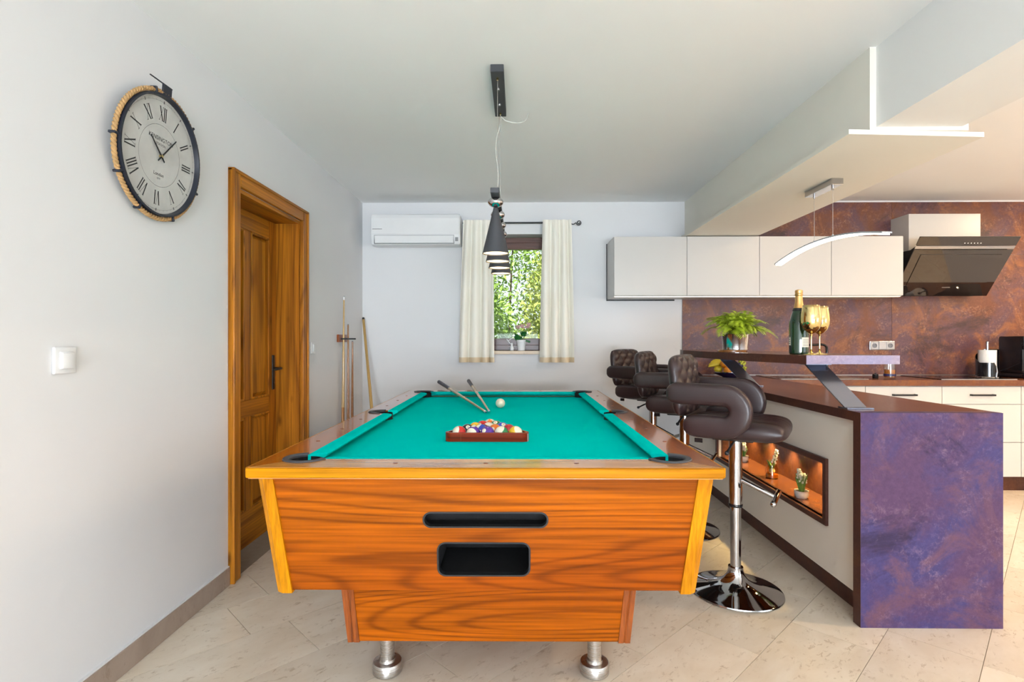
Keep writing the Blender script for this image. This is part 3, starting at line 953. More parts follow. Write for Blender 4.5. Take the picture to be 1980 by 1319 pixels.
# flared cabinet
ZT, ZC0 = ZR - 0.036, 0.440
T0x, T0y = 0.672, TL - 0.022
t_ = 0.041
B0x, B0y = T0x - t_, T0y - t_
def slab4(a, b, c, d, thick):
    """quad a,b,c,d (3D, ccw seen from outside) thickened inwards"""
    a, b, c, d = map(Vector, (a, b, c, d))
    n = (b - a).cross(d - a).normalized()
    mb = MB()
    o = [mb.bm.verts.new(p) for p in (a, b, c, d)]
    i_ = [mb.bm.verts.new(p - n * thick) for p in (a, b, c, d)]
    mb.bm.faces.new(o)
    mb.bm.faces.new(i_[::-1])
    for k in range(4):
        j = (k + 1) % 4
        mb.bm.faces.new((o[j], o[k], i_[k], i_[j]))
    return mb
pw = 0.046   # corner post width
for sy in (-1, 1):
    A = [(-T0x + pw, T0y), (-B0x + pw - 0.002, B0y)]
    q = [(-B0x + pw - 0.002, sy * B0y, ZC0 + 0.004), (B0x - pw + 0.002, sy * B0y, ZC0 + 0.004), (T0x - pw, sy * T0y, ZT), (-T0x + pw, sy * T0y, ZT)]
    if sy > 0:
        q = [q[1], q[0], q[3], q[2]]
    o = part(slab4(*q, 0.02), 'end_panel', 'walnutX')
    if sy < 0:
        # ball tray slot and ball return box
        c1 = MB().prism(rrect(0.371, 0.046, 0.0228, 8, 0.0, 0.665), -0.3, 0.3, ROTX90)
        c2 = MB().prism(rrect(0.277, 0.104, 0.024, 6, -0.006, 0.542), -0.3, 0.3, ROTX90)
        for cc in (c1, c2):
            bmesh.ops.translate(cc.bm, vec=(0, -TL + 0.05, 0), verts=cc.bm.verts[:])
        boolean_cut(o, [c1, c2])
for sx in (-1, 1):
    q = [(sx * B0x, B0y - pw + 0.002, ZC0 + 0.004), (sx * B0x, -B0y + pw - 0.002, ZC0 + 0.004), (sx * T0x, -T0y + pw, ZT), (sx * T0x, T0y - pw, ZT)]
    if sx > 0:
        q = [q[1], q[0], q[3], q[2]]
    part(slab4(*q, 0.02), 'side_panel', 'walnutY')
for sx in (-1, 1):
    for sy in (-1, 1):
        mb = MB()
        e = 0.006
        lv_ = []
        for (hx, hy, z) in ((B0x, B0y, ZC0 - 0.004), (T0x, T0y, ZT)):
            pts = [(hx - pw, hy + e), (hx - 0.016, hy + e), (hx + e * 0.3, hy - 0.006), (hx + e, hy - 0.02), (hx + e, hy - pw), (hx - pw, hy - pw)]
            lv_.append([mb.bm.verts.new((sx * px, sy * py, z)) for px, py in pts])
        for k in range(6):
            j = (k + 1) % 6
            mb.bm.faces.new((lv_[0][k], lv_[0][j], lv_[1][j], lv_[1][k]))
        mb.bm.faces.new(lv_[0][::-1]); mb.bm.faces.new(lv_[1])
        part(mb, 'corner_post', 'oak')
part(MB().box(-B0x + 0.022, B0x - 0.022, -B0y + 0.022, B0y - 0.022, ZC0 + 0.003, ZC0 + 0.018), 'cabinet_floor', 'walnutY')
# black linings of the two openings (open boxes)
yf = -T0y + 0.026
def trough(x0, x1, z0, z1, yfront, depth, name):
    mb = MB()
    mb.box(x0 - 0.006, x0, yfront, yfront + depth, z0, z1).box(x1, x1 + 0.006, yfront, yfront + depth, z0, z1)
    mb.box(x0 - 0.006, x1 + 0.006, yfront, yfront + depth, z0 - 0.006, z0).box(x0 - 0.006, x1 + 0.006, yfront, yfront + depth, z1, z1 + 0.006)
    mb.box(x0 - 0.006, x1 + 0.006, yfront + depth, yfront + depth + 0.006, z0 - 0.006, z1 + 0.006)
    return part(mb, name, 'felt_black')
trough(-0.190, 0.190, 0.640, 0.690, yf + 0.012, 0.05, 'tray_lining')
trough(-0.148, 0.136, 0.486, 0.598, yf + 0.022, 0.22, 'ball_return_lining')
part(MB().box(-0.05, 0.075, yf + 0.03, yf + 0.045, 0.588, 0.597), 'ball_return_bar', 'steel')
# black edge rims around the openings
def rim(w, h, r, cx, cz, name, n):
    outer = rrect(w + 0.004, h + 0.004, r + 0.002, n, cx, cz)
    inner = rrect(w - 0.006, h - 0.006, max(r - 0.003, 0.004), n, cx, cz)
    mb = MB()
    def yat(z):
        return -(B0y + (T0y - B0y) * (z - ZC0) / (ZT - ZC0))
    lo = [mb.bm.verts.new((x, yat(z) - 0.001, z)) for x, z in outer]
    li = [mb.bm.verts.new((x, yat(z) - 0.001, z)) for x, z in inner]
    lb = [mb.bm.verts.new((x, yat(z) + 0.022, z)) for x, z in inner]
    k_ = len(outer)
    for k in range(k_):
        j = (k + 1) % k_
        mb.bm.faces.new((lo[k], lo[j], li[j], li[k]))
        mb.bm.faces.new((li[k], li[j], lb[j], lb[k]))
    part(mb, name, 'black')
rim(0.371, 0.046, 0.0228, 0.0, 0.665, 'tray_rim', 8)
rim(0.277, 0.104, 0.024, -0.006, 0.542, 'ball_return_rim', 6)
# pedestal
PX0, PX1 = 0.468, 0.490       # half width bottom / top
PY0, PY1 = 0.975, 0.999
ZP0, ZP1 = 0.193, ZC0 + 0.003
sw = 0.036
for sy in (-1, 1):
    q = [(-PX0 + sw, sy * PY0, ZP0), (PX0 - sw, sy * PY0, ZP0), (PX1 - sw, sy * PY1, ZP1), (-PX1 + sw, sy * PY1, ZP1)]
    if sy > 0:
        q = [q[1], q[0], q[3], q[2]]
    part(slab4(*q, 0.02), 'pedestal_end_panel', 'walnutX')
for sx in (-1, 1):
    q = [(sx * PX0, PY0 - sw, ZP0), (sx * PX0, -PY0 + sw, ZP0), (sx * PX1, -PY1 + sw, ZP1), (sx * PX1, PY1 - sw, ZP1)]
    if sx > 0:
        q = [q[1], q[0], q[3], q[2]]
    part(slab4(*q, 0.02), 'pedestal_side_panel', 'walnutY')
    for sy in (-1, 1):
        mb = MB()
        lv_ = []
        for hx, hy, z in ((PX0, PY0, ZP0 - 0.003), (PX1, PY1, ZP1)):
            pts = [(hx - sw, hy + 0.004), (hx - 0.02, hy + 0.004), (hx - 0.016, hy + 0.001), (hx - 0.012, hy + 0.004), (hx + 0.003, hy + 0.004), (hx + 0.003, hy - sw), (hx - sw, hy - sw)]
            lv_.append([mb.bm.verts.new((sx * px, sy * py, z)) for px, py in pts])
        for k in range(7):
            j = (k + 1) % 7
            mb.bm.faces.new((lv_[0][k], lv_[0][j], lv_[1][j], lv_[1][k]))
        mb.bm.faces.new(lv_[0][::-1]); mb.bm.faces.new(lv_[1])
        part(mb, 'pedestal_strip', 'redwood')
part(MB().box(-PX0 + 0.02, PX0 - 0.02, -PY0 + 0.02, PY0 - 0.02, ZP0 + 0.003, ZP0 + 0.02), 'pedestal_floor', 'walnutY')
for sx in (-1, 1):
    for sy in (-1, 1):
        lx, ly = sx * 0.375, sy * 0.825
        leg = part(MB().cyl((lx, ly, 0.03), (lx, ly, ZP0 + 0.004), 0.0255, None, 28), 'leg', 'steel', smooth=True)
        f = MB().lathe([(0.0, 0.0), (0.050, 0.0), (0.0525, 0.003), (0.0525, 0.036), (0.050, 0.040), (0.030, 0.041), (0.028, 0.050), (0.0, 0.050)], 36, Matrix.Translation((lx, ly, 0)))
        fo = f.build('foot', 'steel', leg, smooth=True, world=False)
        fo.location = Vector(fo.location) - Vector(leg.location)

# ------------------------------------------------------------------ balls
BR = 0.0286
ball_me = MB().sphere((0, 0, 0), BR, 36, 24).mesh('ball', True, None)
BC = {1: (0.85, 0.50, 0.02), 2: (0.02, 0.05, 0.48), 3: (0.62, 0.012, 0.01), 4: (0.10, 0.02, 0.30), 5: (0.80, 0.17, 0.01), 6: (0.005, 0.22, 0.07), 7: (0.45, 0.012, 0.02), 8: (0.01, 0.01, 0.012)}
IVORY = (0.84, 0.78, 0.62, 1)
def ball_mat(n):
    m = base_mat('ball_%d' % n, IVORY, 0.08)
    m.node_tree.nodes['Principled BSDF'].inputs['Coat Weight'].default_value = 0.5
    if n == 0:
        return m
    t = NT(m)
    c = BC[n if n < 9 else n - 8] + (1,)
    sep = t.n('ShaderNodeSeparateXYZ')
    t.l(t.co.outputs['Object'], sep.inputs[0])
    num = t.math('LESS_THAN', t.math('ADD', t.math('POWER', sep.outputs[1], 2.0), t.math('POWER', sep.outputs[2], 2.0)), 0.0092 ** 2)
    if n < 9:
        k = t.mix(num, c, IVORY)
    else:
        band = t.math('LESS_THAN', t.math('ABSOLUTE', sep.outputs[2]), 0.0155)
        k = t.mix(band, IVORY, c)
        k = t.mix(num, k, IVORY)
    t.color(k)
    return m
M['digit'] = base_mat('digit_black', (0.01, 0.01, 0.01, 1), 0.3)
DIGIT = {}
def make_ball(n, loc, rot, label, group):
    me = ball_me.copy()
    o = link('pool_ball' if n else 'cue_ball', me, ball_mat(n), recentre=False)
    o.location = loc
    o.rotation_euler = rot
    tag(o, label, 'ball', group)
    if n:
        d = text_mesh(str(n), 0.011)
        d.transform(Matrix.Rotation(PI / 2, 4, 'Z'))
        d.transform(Matrix.Rotation(PI / 2, 4, 'Y'))
        d.transform(Matrix.Translation((BR + 0.0002, 0, 0)))
        for v in d.vertices:
            v.co = v.co.normalized() * (BR + 0.00025)
        q = link('number', d, 'digit', o, world=False, recentre=False)
    return o
FRONT_Y = 2.149 + 0.014 + BR
RX = -0.129
rows = [[11, 12, 4, 14, 9], [8, 10, 5, 7], [1, 15, 2], [3, 6], [13]]
names = {11: 'red striped ball showing mostly white, left end of front row', 12: 'purple striped ball, second in the front row', 4: 'solid purple ball in the middle of the front row',
         14: 'green striped ball with number disc in the front row', 9: 'yellow striped ball showing mostly white, right end of front row', 8: 'black eight ball with white number disc', 10: 'blue striped ball behind the two purple balls',
         5: 'solid orange ball in the second row of the rack', 7: 'solid dark red ball behind the yellow striped ball', 1: 'solid yellow ball in the rack', 15: 'maroon striped ball showing mostly white in the middle of the rack',
         2: 'solid blue ball at the right side of the rack', 3: 'solid bright red ball near the far tip of the rack', 6: 'solid green ball near the far tip of the rack', 13: 'orange striped ball at the far tip of the rack'}
D2 = 2 * BR + 0.0003
# rotation: local Z = stripe axis, local X = number disc
rots = {11: (0.3, 1.15, -2.3), 12: (0.0, 1.50, 1.2), 4: (0, 0.5, 1.0), 14: (0.6, 0.45, -1.5), 9: (0.5, -0.9, 2.0), 8: (0, -0.75, -1.35), 10: (0.9, 0.0, -1.75), 5: (0, 0.4, 1.2), 7: (0, 0.3, 1.0),
        1: (0, 0.5, 1.4), 15: (0.3, 0.15, 1.2), 2: (0, -0.9, -1.2), 3: (0, 0.5, 1), 6: (0, -1.0, -1.7), 13: (0.2, 0.95, 0.6)}
for r, row in enumerate(rows):
    for i, n in enumerate(row):
        x = RX + (i - (len(row) - 1) / 2) * D2
        yy = FRONT_Y + r * D2 * math.sqrt(3) / 2
        make_ball(n, (x, yy, ZB + BR), rots[n], names[n], 'racked pool balls')
make_ball(0, (-0.112, 3.23, ZB + BR), (0, 0, 0), 'plain ivory cue ball alone on the cloth', None)

# triangle rack
tri_side_in = D2 * (4 + math.sqrt(3))
def tri(side, rad, y0):
    """rounded equilateral triangle, base towards viewer at y0"""
    h = side * math.sqrt(3) / 2
    P = [Vector((-side / 2, 0)), Vector((side / 2, 0)), Vector((0, h))]
    c = (P[0] + P[1] + P[2]) / 3
    out = []
    for k in range(3):
        p = P[k]
        d = (c - p).normalized()
        cc = p + d * (2 * rad)
        base = math.atan2((p - c).y, (p - c).x)
        for i in range(9):
            a = base - PI / 3 + 2 * PI / 3 * i / 8
            out.append((RX + cc.x + rad * math.cos(a), y0 + cc.y + rad * math.sin(a)))
    return out
wl_ = 0.013
ti = tri(tri_side_in, 0.012, FRONT_Y - BR - 0.0006)
to = tri(tri_side_in + wl_ * 2 * math.sqrt(3), 0.026, FRONT_Y - BR - 0.0006 - wl_)
rk = MB()
ZK0, ZK1 = ZB + 0.0005, ZB + 0.036
loops = []
for lp, z in ((to, ZK0), (to, ZK1), (ti, ZK1), (ti, ZK0)):
    loops.append([rk.bm.verts.new((p[0], p[1], z)) for p in lp])
for a, b in zip(loops, loops[1:] + loops[:1]):
    for k in range(27):
        j = (k + 1) % 27
        rk.bm.faces.new((a[k], a[j], b[j], b[k]))
rack = thing('ball_rack', 'dark red wooden triangle rack around the pool balls', 'ball rack', (RX, FRONT_Y + 0.1, ZB))
rk.build('frame', 'mahog', rack)
MB().box(RX + 0.163, RX + 0.1645, FRONT_Y - BR - 0.0145, FRONT_Y - BR - 0.0130, ZK0 + 0.002, ZK1 - 0.002).build('white_tape', 'white', rack)
MB().box(RX - 0.105, RX - 0.1035, FRONT_Y - BR - 0.0140, FRONT_Y - BR - 0.0130, ZK0 + 0.002, ZK1 - 0.002).build('joint_mark', 'redwood', rack)

# ------------------------------------------------------------------ cues
def cue(p_tip, p_butt, label, shaft, butt, butt_frac=0.36, r_tip=0.006, r_butt=0.0145, ferrule=True, group=None, tipmat='daylit_steel'):
    a, b = Vector(p_tip), Vector(p_butt)
    L = (b - a).length
    root = thing('pool_cue', label, 'cue', b, 0, group)
    q = (a - b).to_track_quat('Z', 'Y')
    root.rotation_mode = 'QUATERNION'
    root.rotation_quaternion = q
    rj = r_tip + (r_butt - r_tip) * (1 - butt_frac)
    fl_ = 0.026 if ferrule else 0.0
    MB().lathe([(0, 0), (r_butt * 0.85, 0.0), (r_butt, 0.006), (r_butt, 0.02)], 16).build('butt_cap', 'black', root, True, False)
    MB().lathe([(r_butt, 0.02), (rj, L * butt_frac)], 16).build('butt', butt, root, True, False)
    MB().lathe([(rj, L * butt_frac), (r_tip, L - fl_ - 0.006)], 16).build('shaft', shaft, root, True, False)
    if ferrule:
        MB().lathe([(r_tip, L - fl_ - 0.006), (r_tip, L - 0.006)], 16).build('ferrule', 'white', root, True, False)
    MB().lathe([(r_tip, L - 0.006), (r_tip * 0.8, L - 0.001), (0, L)], 16).build('tip', tipmat, root, True, False)
    return root
cue((-0.183, 2.985, ZB + 0.008), (-0.640, 4.285, 0.868), 'pool cue with grey grip lying across the far rail, left one', 'maple', 'cuegrey', 0.30)
cue((-0.165, 2.975, ZB + 0.013), (-0.408, 4.345, 0.872), 'pool cue with grey wrapped grip crossing on top, right one', 'maple', 'cuegrey', 0.26)
cue((-1.392, 4.26, 1.552), (-1.394, 4.225, 0.03), 'tallest pale maple cue upright in the wall rack', 'maple', 'cuebrown', 0.42, 0.0055, 0.015, True, 'cues in the wall rack')
cue((-1.372, 4.30, 1.330), (-1.362, 4.27, 0.03), 'middle brown cue upright in the wall rack', 'cuebrown', 'mahog', 0.40, 0.0055, 0.015, False, 'cues in the wall rack')
cue((-1.336, 4.30, 1.195), (-1.352, 4.33, 0.03), 'shortest honey brown cue upright in the wall rack', 'cuebrown', 'mahog', 0.42, 0.0055, 0.015, False, 'cues in the wall rack')
cue((-1.150, 4.40, 0.03 * 0.2), (-1.412, 4.858, 1.405), 'pale cue leaning alone into the room corner', 'maple', 'maple', 0.5, 0.016, 0.011, False, None, 'black')
wr = thing('cue_rack', 'small wooden wall rack with black clips holding three cues', 'cue rack', (XL, 4.30, 1.2))
MB().box(XL, XL + 0.018, 4.20, 4.40, 1.185, 1.245, 0.003).build('back_board', 'redwood', wr)
for yy in (4.228, 4.268, 4.332):
    MB().box(XL + 0.018, XL + 0.105, yy + 0.014, yy + 0.022, 1.205, 1.217, 0.002, 1).build('clip', 'black', wr)
MB().box(XL + 0.016, XL + 0.115, 4.19, 4.41, 0.0, 0.028, 0.003).build('base_block', 'redwood', wr)

# ------------------------------------------------------------------ bar stools
def pad(mb, a, b, t, pattern=None, nu=28, nv=28, k=0.10, mat=None, p=6.0, q=2.4):
    """upholstered cushion: half sizes a (u), b (v), half thickness t; local frame u=x, v=y, thickness=z"""
    vs = []
    def f(sgn):
        def g(i, j):
            u = math.sin((i * 2 - 1) * PI / 2)
            v = math.sin((j * 2 - 1) * PI / 2)
            h = max(0.0, 1 - abs(u) ** p) ** (1 / q) * max(0.0, 1 - abs(v) ** p) ** (1 / q)
            z = t * h
            if pattern and sgn > 0:
                z += pattern(u, v) * h
            return (a * u * (1 - k * v ** 4), b * v * (1 - k * u ** 4), sgn * z)
        return g
    for sgn in (1, -1):
        gr = mb.grid(nu, nv, f(sgn), flip=sgn < 0)
        vs += [v for r in gr for v in r]
    r = bmesh.ops.remove_doubles(mb.bm, verts=vs, dist=1e-5)
    vs = [v for v in vs if v.is_valid]
    if mat is not None:
        bmesh.ops.transform(mb.bm, matrix=mat, verts=vs)
    return mb

def make_stool(label):
    st = thing('bar_stool', label, 'stool', (0, 0, 0), 0, 'brown leather bar stools')
    B = lambda mb, n, m, par=None, **kw: mb.build(n, m, par or st, world=False, **kw)
    # base, column, foot rest
    B(MB().lathe([(0.0, 0.0), (0.205, 0.0), (0.213, 0.004), (0.211, 0.009), (0.19, 0.014), (0.13, 0.026), (0.085, 0.042), (0.055, 0.062), (0.040, 0.085), (0.034, 0.105), (0.034, 0.118), (0.0, 0.118)], 56), 'base', 'chrome', smooth=True, angle=0.9)
    B(MB().cyl((0, 0, 0.110), (0, 0, 0.42), 0.0245, None, 28), 'lower_column', 'chrome', smooth=True)
    B(MB().lathe([(0.030, 0.405), (0.032, 0.408), (0.032, 0.417), (0.030, 0.42)], 28), 'column_ring', 'blackgloss', smooth=True)
    B(MB().cyl((0, 0, 0.42), (0, 0, 0.735), 0.030, None, 28), 'upper_column', 'chrome', smooth=True)
    fr = MB().tube([(0.022, 0, 0.535), (0.17, 0, 0.475)], 0.011, 12)
    B(fr, 'foot_rest_arm', 'chrome', smooth=True)
    B(MB().cyl((0.175, -0.115, 0.472), (0.175, 0.115, 0.472), 0.0125, None, 16).sphere((0.175, -0.115, 0.472), 0.0135).sphere((0.175, 0.115, 0.472), 0.0135), 'foot_rest_bar', 'chrome', smooth=True)
    B(MB().tube([(0.0, -0.03, 0.72), (0.0, -0.12, 0.715), (0.0, -0.22, 0.700)], 0.0055, 8).sphere((0.0, -0.225, 0.699), 0.010, 10, 8), 'height_lever', 'black', smooth=True)
    B(MB().box(-0.09, 0.09, -0.09, 0.09, 0.730, 0.748, 0.004), 'seat_plate', 'black')
    # seat
    def ridges(u, v):
        return 0.010 * (abs(math.sin(v * 3.0 * PI)) ** 0.5 - 0.6)
    B(pad(MB(), 0.225, 0.205, 0.048, ridges, 30, 48, 0.08, Matrix.Translation((0.012, 0, 0.790))), 'seat', 'leather', smooth=True, angle=None)
    # tufted backrest
    def tufts(u, v):
        s = 0.0
        du = u * 2.0
        dv = v * 2.4
        a_ = du + dv
        b_ = du - dv
        w = min(abs(math.sin(a_ * PI / 1.35)), 1) ** 0.45 * min(abs(math.sin(b_ * PI / 1.35)), 1) ** 0.45
        return 0.020 * (w - 0.75)
    mt = Matrix.Translation((-0.235, 0, 0.982)) @ Matrix.Rotation(math.radians(-7), 4, 'Y') @ Matrix(((0, 0, 1, 0), (0, 1, 0, 0), (1, 0, 0, 0), (0, 0, 0, 1))) 
    B(pad(MB(), 0.148, 0.205, 0.036, tufts, 44, 56, 0.09, mt, 7.0, 2.2), 'backrest', 'leather', smooth=True, angle=None)
    # looped arm rests
    for s in (-1, 1):
        yy = s * 0.232
        path = []
        zu, zl, R_ = 0.955, 0.812, 0.0715
        xf, xu, xl = -0.012, -0.262, -0.185
        zc_ = (zu + zl) / 2
        def ends(x0, z, sg):
            return [((x0 + 0.000, yy, z), (0.55, 0.25)), ((x0 + 0.004, yy, z), (0.75, 0.52)), ((x0 + 0.012, yy, z), (0.9, 0.75)), ((x0 + 0.026, yy, z), (1.0, 0.92)), ((x0 + 0.045, yy, z), (1.0, 1.0))]
        path += ends(xu, zu, 1)
        for i in range(1, 9):
            path.append(((xu + 0.045 + (xf - xu - 0.045) * i / 9, yy, zu), 1.0))
        for i in range(0, 17):
            a = PI / 2 - PI * i / 16
            w = 1.0 + (0.012 * math.sin(i * 2.6) if 2 < i < 14 else 0)
            path.append(((xf + R_ * math.cos(a), yy, zc_ + R_ * math.sin(a)), (w, 1.0)))
        for i in range(1, 8):
            path.append(((xf + (xl + 0.045 - xf) * i / 8, yy, zl), (1.0, 1.06)))
        path += [(p, (k if isinstance(k, tuple) else (k, k))) for p, k in reversed(ends(xl, zl, -1))]
        prof = rrect(0.060, 0.098, 0.022, 4)
        B(MB().sweep(path, prof, (0, 1, 0)), 'armrest', 'leather', smooth=True, angle=None)
    B(MB().box(-0.130, -0.095, -0.266, -0.263, 0.742, 0.762, 0.001, 1), 'brand_tag', 'blackgloss')
    return st
s1 = make_stool('nearest brown leather bar stool, shown whole with chrome base')
s2 = copy_tree(s1)
s3 = copy_tree(s1)
s2['label'] = 'middle brown leather bar stool, between the other two'
s3['label'] = 'farthest brown leather bar stool, nearest the window wall'
for o, p, r in ((s1, (1.037, 2.59, 0), -31), (s2, (1.050, 3.43, 0), -27), (s3, (1.040, 4.19, 0), -42)):
    o.location = p
    o.rotation_euler = (0, 0, math.radians(r))

# ------------------------------------------------------------------ pendant lamp over the table
LX = -0.100
lp = thing('pendant_lamp', 'black pendant with four cone shades hanging over the pool table', 'lamp', (LX, 2.68, ZC))
MB().box(LX - 0.030, LX + 0.030, 2.44, 2.935, ZC - 0.034, ZC, 0.002, 1).build('ceiling_canopy', 'cone', lp)
for yy in (2.60, 2.77):
    MB().lathe([(0.0, ZC - 0.046), (0.006, ZC - 0.044), (0.008, ZC - 0.036), (0.008, ZC - 0.034)], 14, Matrix.Translation((LX, yy, 0))).build('canopy_screw', 'chrome', lp, True)
MB().box(LX - 0.0185, LX + 0.0185, 2.215, 3.075, 1.808, 1.830, 0.002, 1).build('crossbar', 'cone', lp)
for yy in (2.50, 2.885):
    MB().cyl((LX, yy, 1.842), (LX, yy, ZC - 0.034), 0.0011, None, 6).build('suspension_cable', 'steel', lp)
    MB().cyl((LX, yy, ZC - 0.045), (LX, yy, ZC - 0.034), 0.005, None, 12).build('cable_grip', 'gold', lp)
cord = [(LX + 0.002, 2.925, ZC - 0.036), (LX - 0.004, 2.93, 2.37), (LX - 0.022, 2.93, 2.30), (LX - 0.027, 2.93, 2.22), (LX - 0.016, 2.93, 2.14), (LX - 0.014, 2.93, 2.06), (LX - 0.028, 2.93, 1.98), (LX - 0.020, 2.93, 1.92), (LX + 0.000, 2.93, 1.87), (LX + 0.006, 2.93, 1.842)]
def smooth_pts(P, n=6):
    P = [Vector(p) for p in P]
    out = []
    for i in range(len(P) - 1):
        p0, p1, p2, p3 = P[max(i - 1, 0)], P[i], P[i + 1], P[min(i + 2, len(P) - 1)]
        for k in range(n):
            t = k / n
            out.append(0.5 * ((2 * p1) + (-p0 + p2) * t + (2 * p0 - 5 * p1 + 4 * p2 - p3) * t * t + (-p0 + 3 * p1 - 3 * p2 + p3) * t ** 3))
    out.append(P[-1])
    return out
MB().tube(smooth_pts(cord), 0.0026, 8).build('power_cord', 'cordgrey', lp, True)
MB().tube(smooth_pts([(LX + 0.002, 2.93, ZC - 0.036), (LX + 0.03, 2.94, ZC - 0.055), (LX + 0.09, 2.95, ZC - 0.062), (LX + 0.135, 2.96, ZC - 0.045), (LX + 0.15, 2.97, ZC)]), 0.0030, 8).build('ceiling_wire', 'cordgrey', lp, True)
for i in range(4):
    yy = 2.30 + 0.232 * i
    MB().cyl((LX, yy, 1.795), (LX, yy, 1.81), 0.010).build('shade_neck', 'black', lp, True)
    MB().sphere((LX, yy, 1.790), 0.0335, 28, 18, (1, 1, 0.66)).build('chrome_bead', 'chrome', lp, True, angle=None)
    zt, zb = 1.766, 1.570
    sh = MB().lathe([(0.0095, zt), (0.0105, zt - 0.004), (0.057, zb), (0.0555, zb), (0.0092, zt - 0.008), (0.0, zt - 0.008)], 40, Matrix.Translation((LX, yy, 0)), cap=False)
    so = sh.build('shade', 'cone', lp, True, angle=0.7)
    MB().lathe([(0.054, zb + 0.0045), (0.0112, zt - 0.012)], 40, Matrix.Translation((LX, yy, 0)), cap=False).build('shade_lining', 'lining', so, True)
    MB().sphere((LX, yy, zb + 0.040), 0.020, 20, 14).build('bulb', 'bulb', so, True, angle=None)

# ------------------------------------------------------------------ wall clock
ck = thing('wall_clock', 'large round wall clock with Roman numerals and rope rim', 'clock', (0, 0, 0))
TILT = math.radians(4.5)
Mk = Matrix(((0, 0, 1, 0), (1, 0, 0, 0), (0, 1, 0, 0), (0, 0, 0, 1)))
CR = 0.252
ck.matrix_world = Matrix.Translation((XL + 0.040, 2.064, 1.913)) @ Mk @ Matrix.Rotation(TILT, 4, 'X') @ Matrix.Scale(0.905, 4)
C = lambda mb, n, m, par=None, **kw: mb.build(n, m, par or ck, world=False, **kw)
C(MB().lathe([(0.0, -0.012), (CR - 0.004, -0.012), (CR - 0.004, 0.0), (0.0, 0.0)], 72), 'dial', 'dial')
C(MB().lathe([(CR - 0.010, -0.014), (CR + 0.002, -0.014), (CR + 0.002, 0.020), (CR - 0.006, 0.020), (CR - 0.010, 0.001), (CR - 0.010, -0.014)], 72, cap=False), 'metal_rim', 'navyblack', smooth=True)
# twisted rope: two strands
for ph in (0, PI):
    pts = []
    n = 360
    for i in range(n):
        a = 2 * PI * i / n
        tw = a * 52 + ph
        r = CR + 0.0125 + 0.0048 * math.cos(tw)
        pts.append((r * math.cos(a), r * math.sin(a), 0.002 + 0.0048 * math.sin(tw)))
    C(MB().tube(pts, 0.0062, 7, True), 'rope', 'rope', smooth=True)
for deg in (105, 45, 180, -20, 245, -68, 210):
    a = math.radians(deg)
    m4 = Matrix.Rotation(a, 4, 'Z')
    C(MB().box(CR - 0.004, CR + 0.026, -0.005, 0.005, -0.012, 0.016, 0.002, 1, m4), 'rope_clip', 'navyblack')
# hanger bracket at the top
C(MB().box(-0.028, 0.030, CR + 0.000, CR + 0.050, 0.004, 0.012, 0.002, 1), 'hanger_plate', 'navyblack')
C(MB().box(-0.105, 0.034, CR + 0.046, CR + 0.050, 0.004, 0.010, 0.0008, 1), 'hanger_bar', 'navyblack')
# print on the dial
ZF = 0.0006
def ring(r0, r1, z, n=90):
    mb = MB()
    A = [mb.bm.verts.new((r0 * math.cos(2 * PI * i / n), r0 * math.sin(2 * PI * i / n), z)) for i in range(n)]
    Bv = [mb.bm.verts.new((r1 * math.cos(2 * PI * i / n), r1 * math.sin(2 * PI * i / n), z)) for i in range(n)]
    for i in range(n):
        j = (i + 1) % n
        mb.bm.faces.new((A[i], Bv[i], Bv[j], A[j]))
    return mb
C(ring(0.1285, 0.1297, ZF), 'inner_circle_print', 'printgrey')
C(ring(0.2270, 0.2278, ZF), 'minute_circle_print', 'printgrey')
def flat_quad(mb, pts, z, mat):
    vs = [mb.bm.verts.new(mat @ Vector((p[0], p[1], z))) for p in pts]
    mb.bm.faces.new(vs)
def bar(mb, x0, y0, x1, y1, w, mat):
    d = Vector((x1 - x0, y1 - y0)).normalized()
    n = Vector((-d.y, d.x)) * w / 2
    flat_quad(mb, [(x0 - n.x, y0 - n.y), (x1 - n.x, y1 - n.y), (x1 + n.x, y1 + n.y), (x0 + n.x, y0 + n.y)], ZF, mat)
NUM = ['XII', 'I', 'II', 'III', 'IV', 'V', 'VI', 'VII', 'VIII', 'IX', 'X', 'XI']
H = 0.058
for k, s_ in enumerate(NUM):
    a = -2 * PI * k / 12
    m4 = Matrix.Rotation(a, 4, 'Z') @ Matrix.Translation((0, 0.178, 0))
    wid = {'I': 0.011, 'V': 0.026, 'X': 0.026}
    tot = sum(wid[c] for c in s_)
    x = -tot / 2
    mb = MB()
    for c in s_:
        cx = x + wid[c] / 2
        if c == 'I':
            bar(mb, cx, -H / 2, cx, H / 2, 0.0052, m4)
            for e in (-1, 1):
                bar(mb, cx - 0.005, e * H / 2, cx + 0.005, e * H / 2, 0.0014, m4)
        elif c == 'V':
            bar(mb, cx - 0.010, H / 2, cx, -H / 2, 0.0056, m4)
            bar(mb, cx + 0.010, H / 2, cx, -H / 2, 0.0016, m4)
            for e in (-1, 1):
                bar(mb, cx + e * 0.010 - 0.005, H / 2, cx + e * 0.010 + 0.005, H / 2, 0.0014, m4)
        else:
            bar(mb, cx - 0.010, H / 2, cx + 0.010, -H / 2, 0.0056, m4)
            bar(mb, cx + 0.010, H / 2, cx - 0.010, -H / 2, 0.0016, m4)
            for e in (-1, 1):
                for e2 in (-1, 1):
                    bar(mb, cx + e * 0.010 - 0.005, e2 * H / 2, cx + e * 0.010 + 0.005, e2 * H / 2, 0.0014, m4)
        x += wid[c]
    C(mb, 'numeral', 'printblack')
tk = MB()
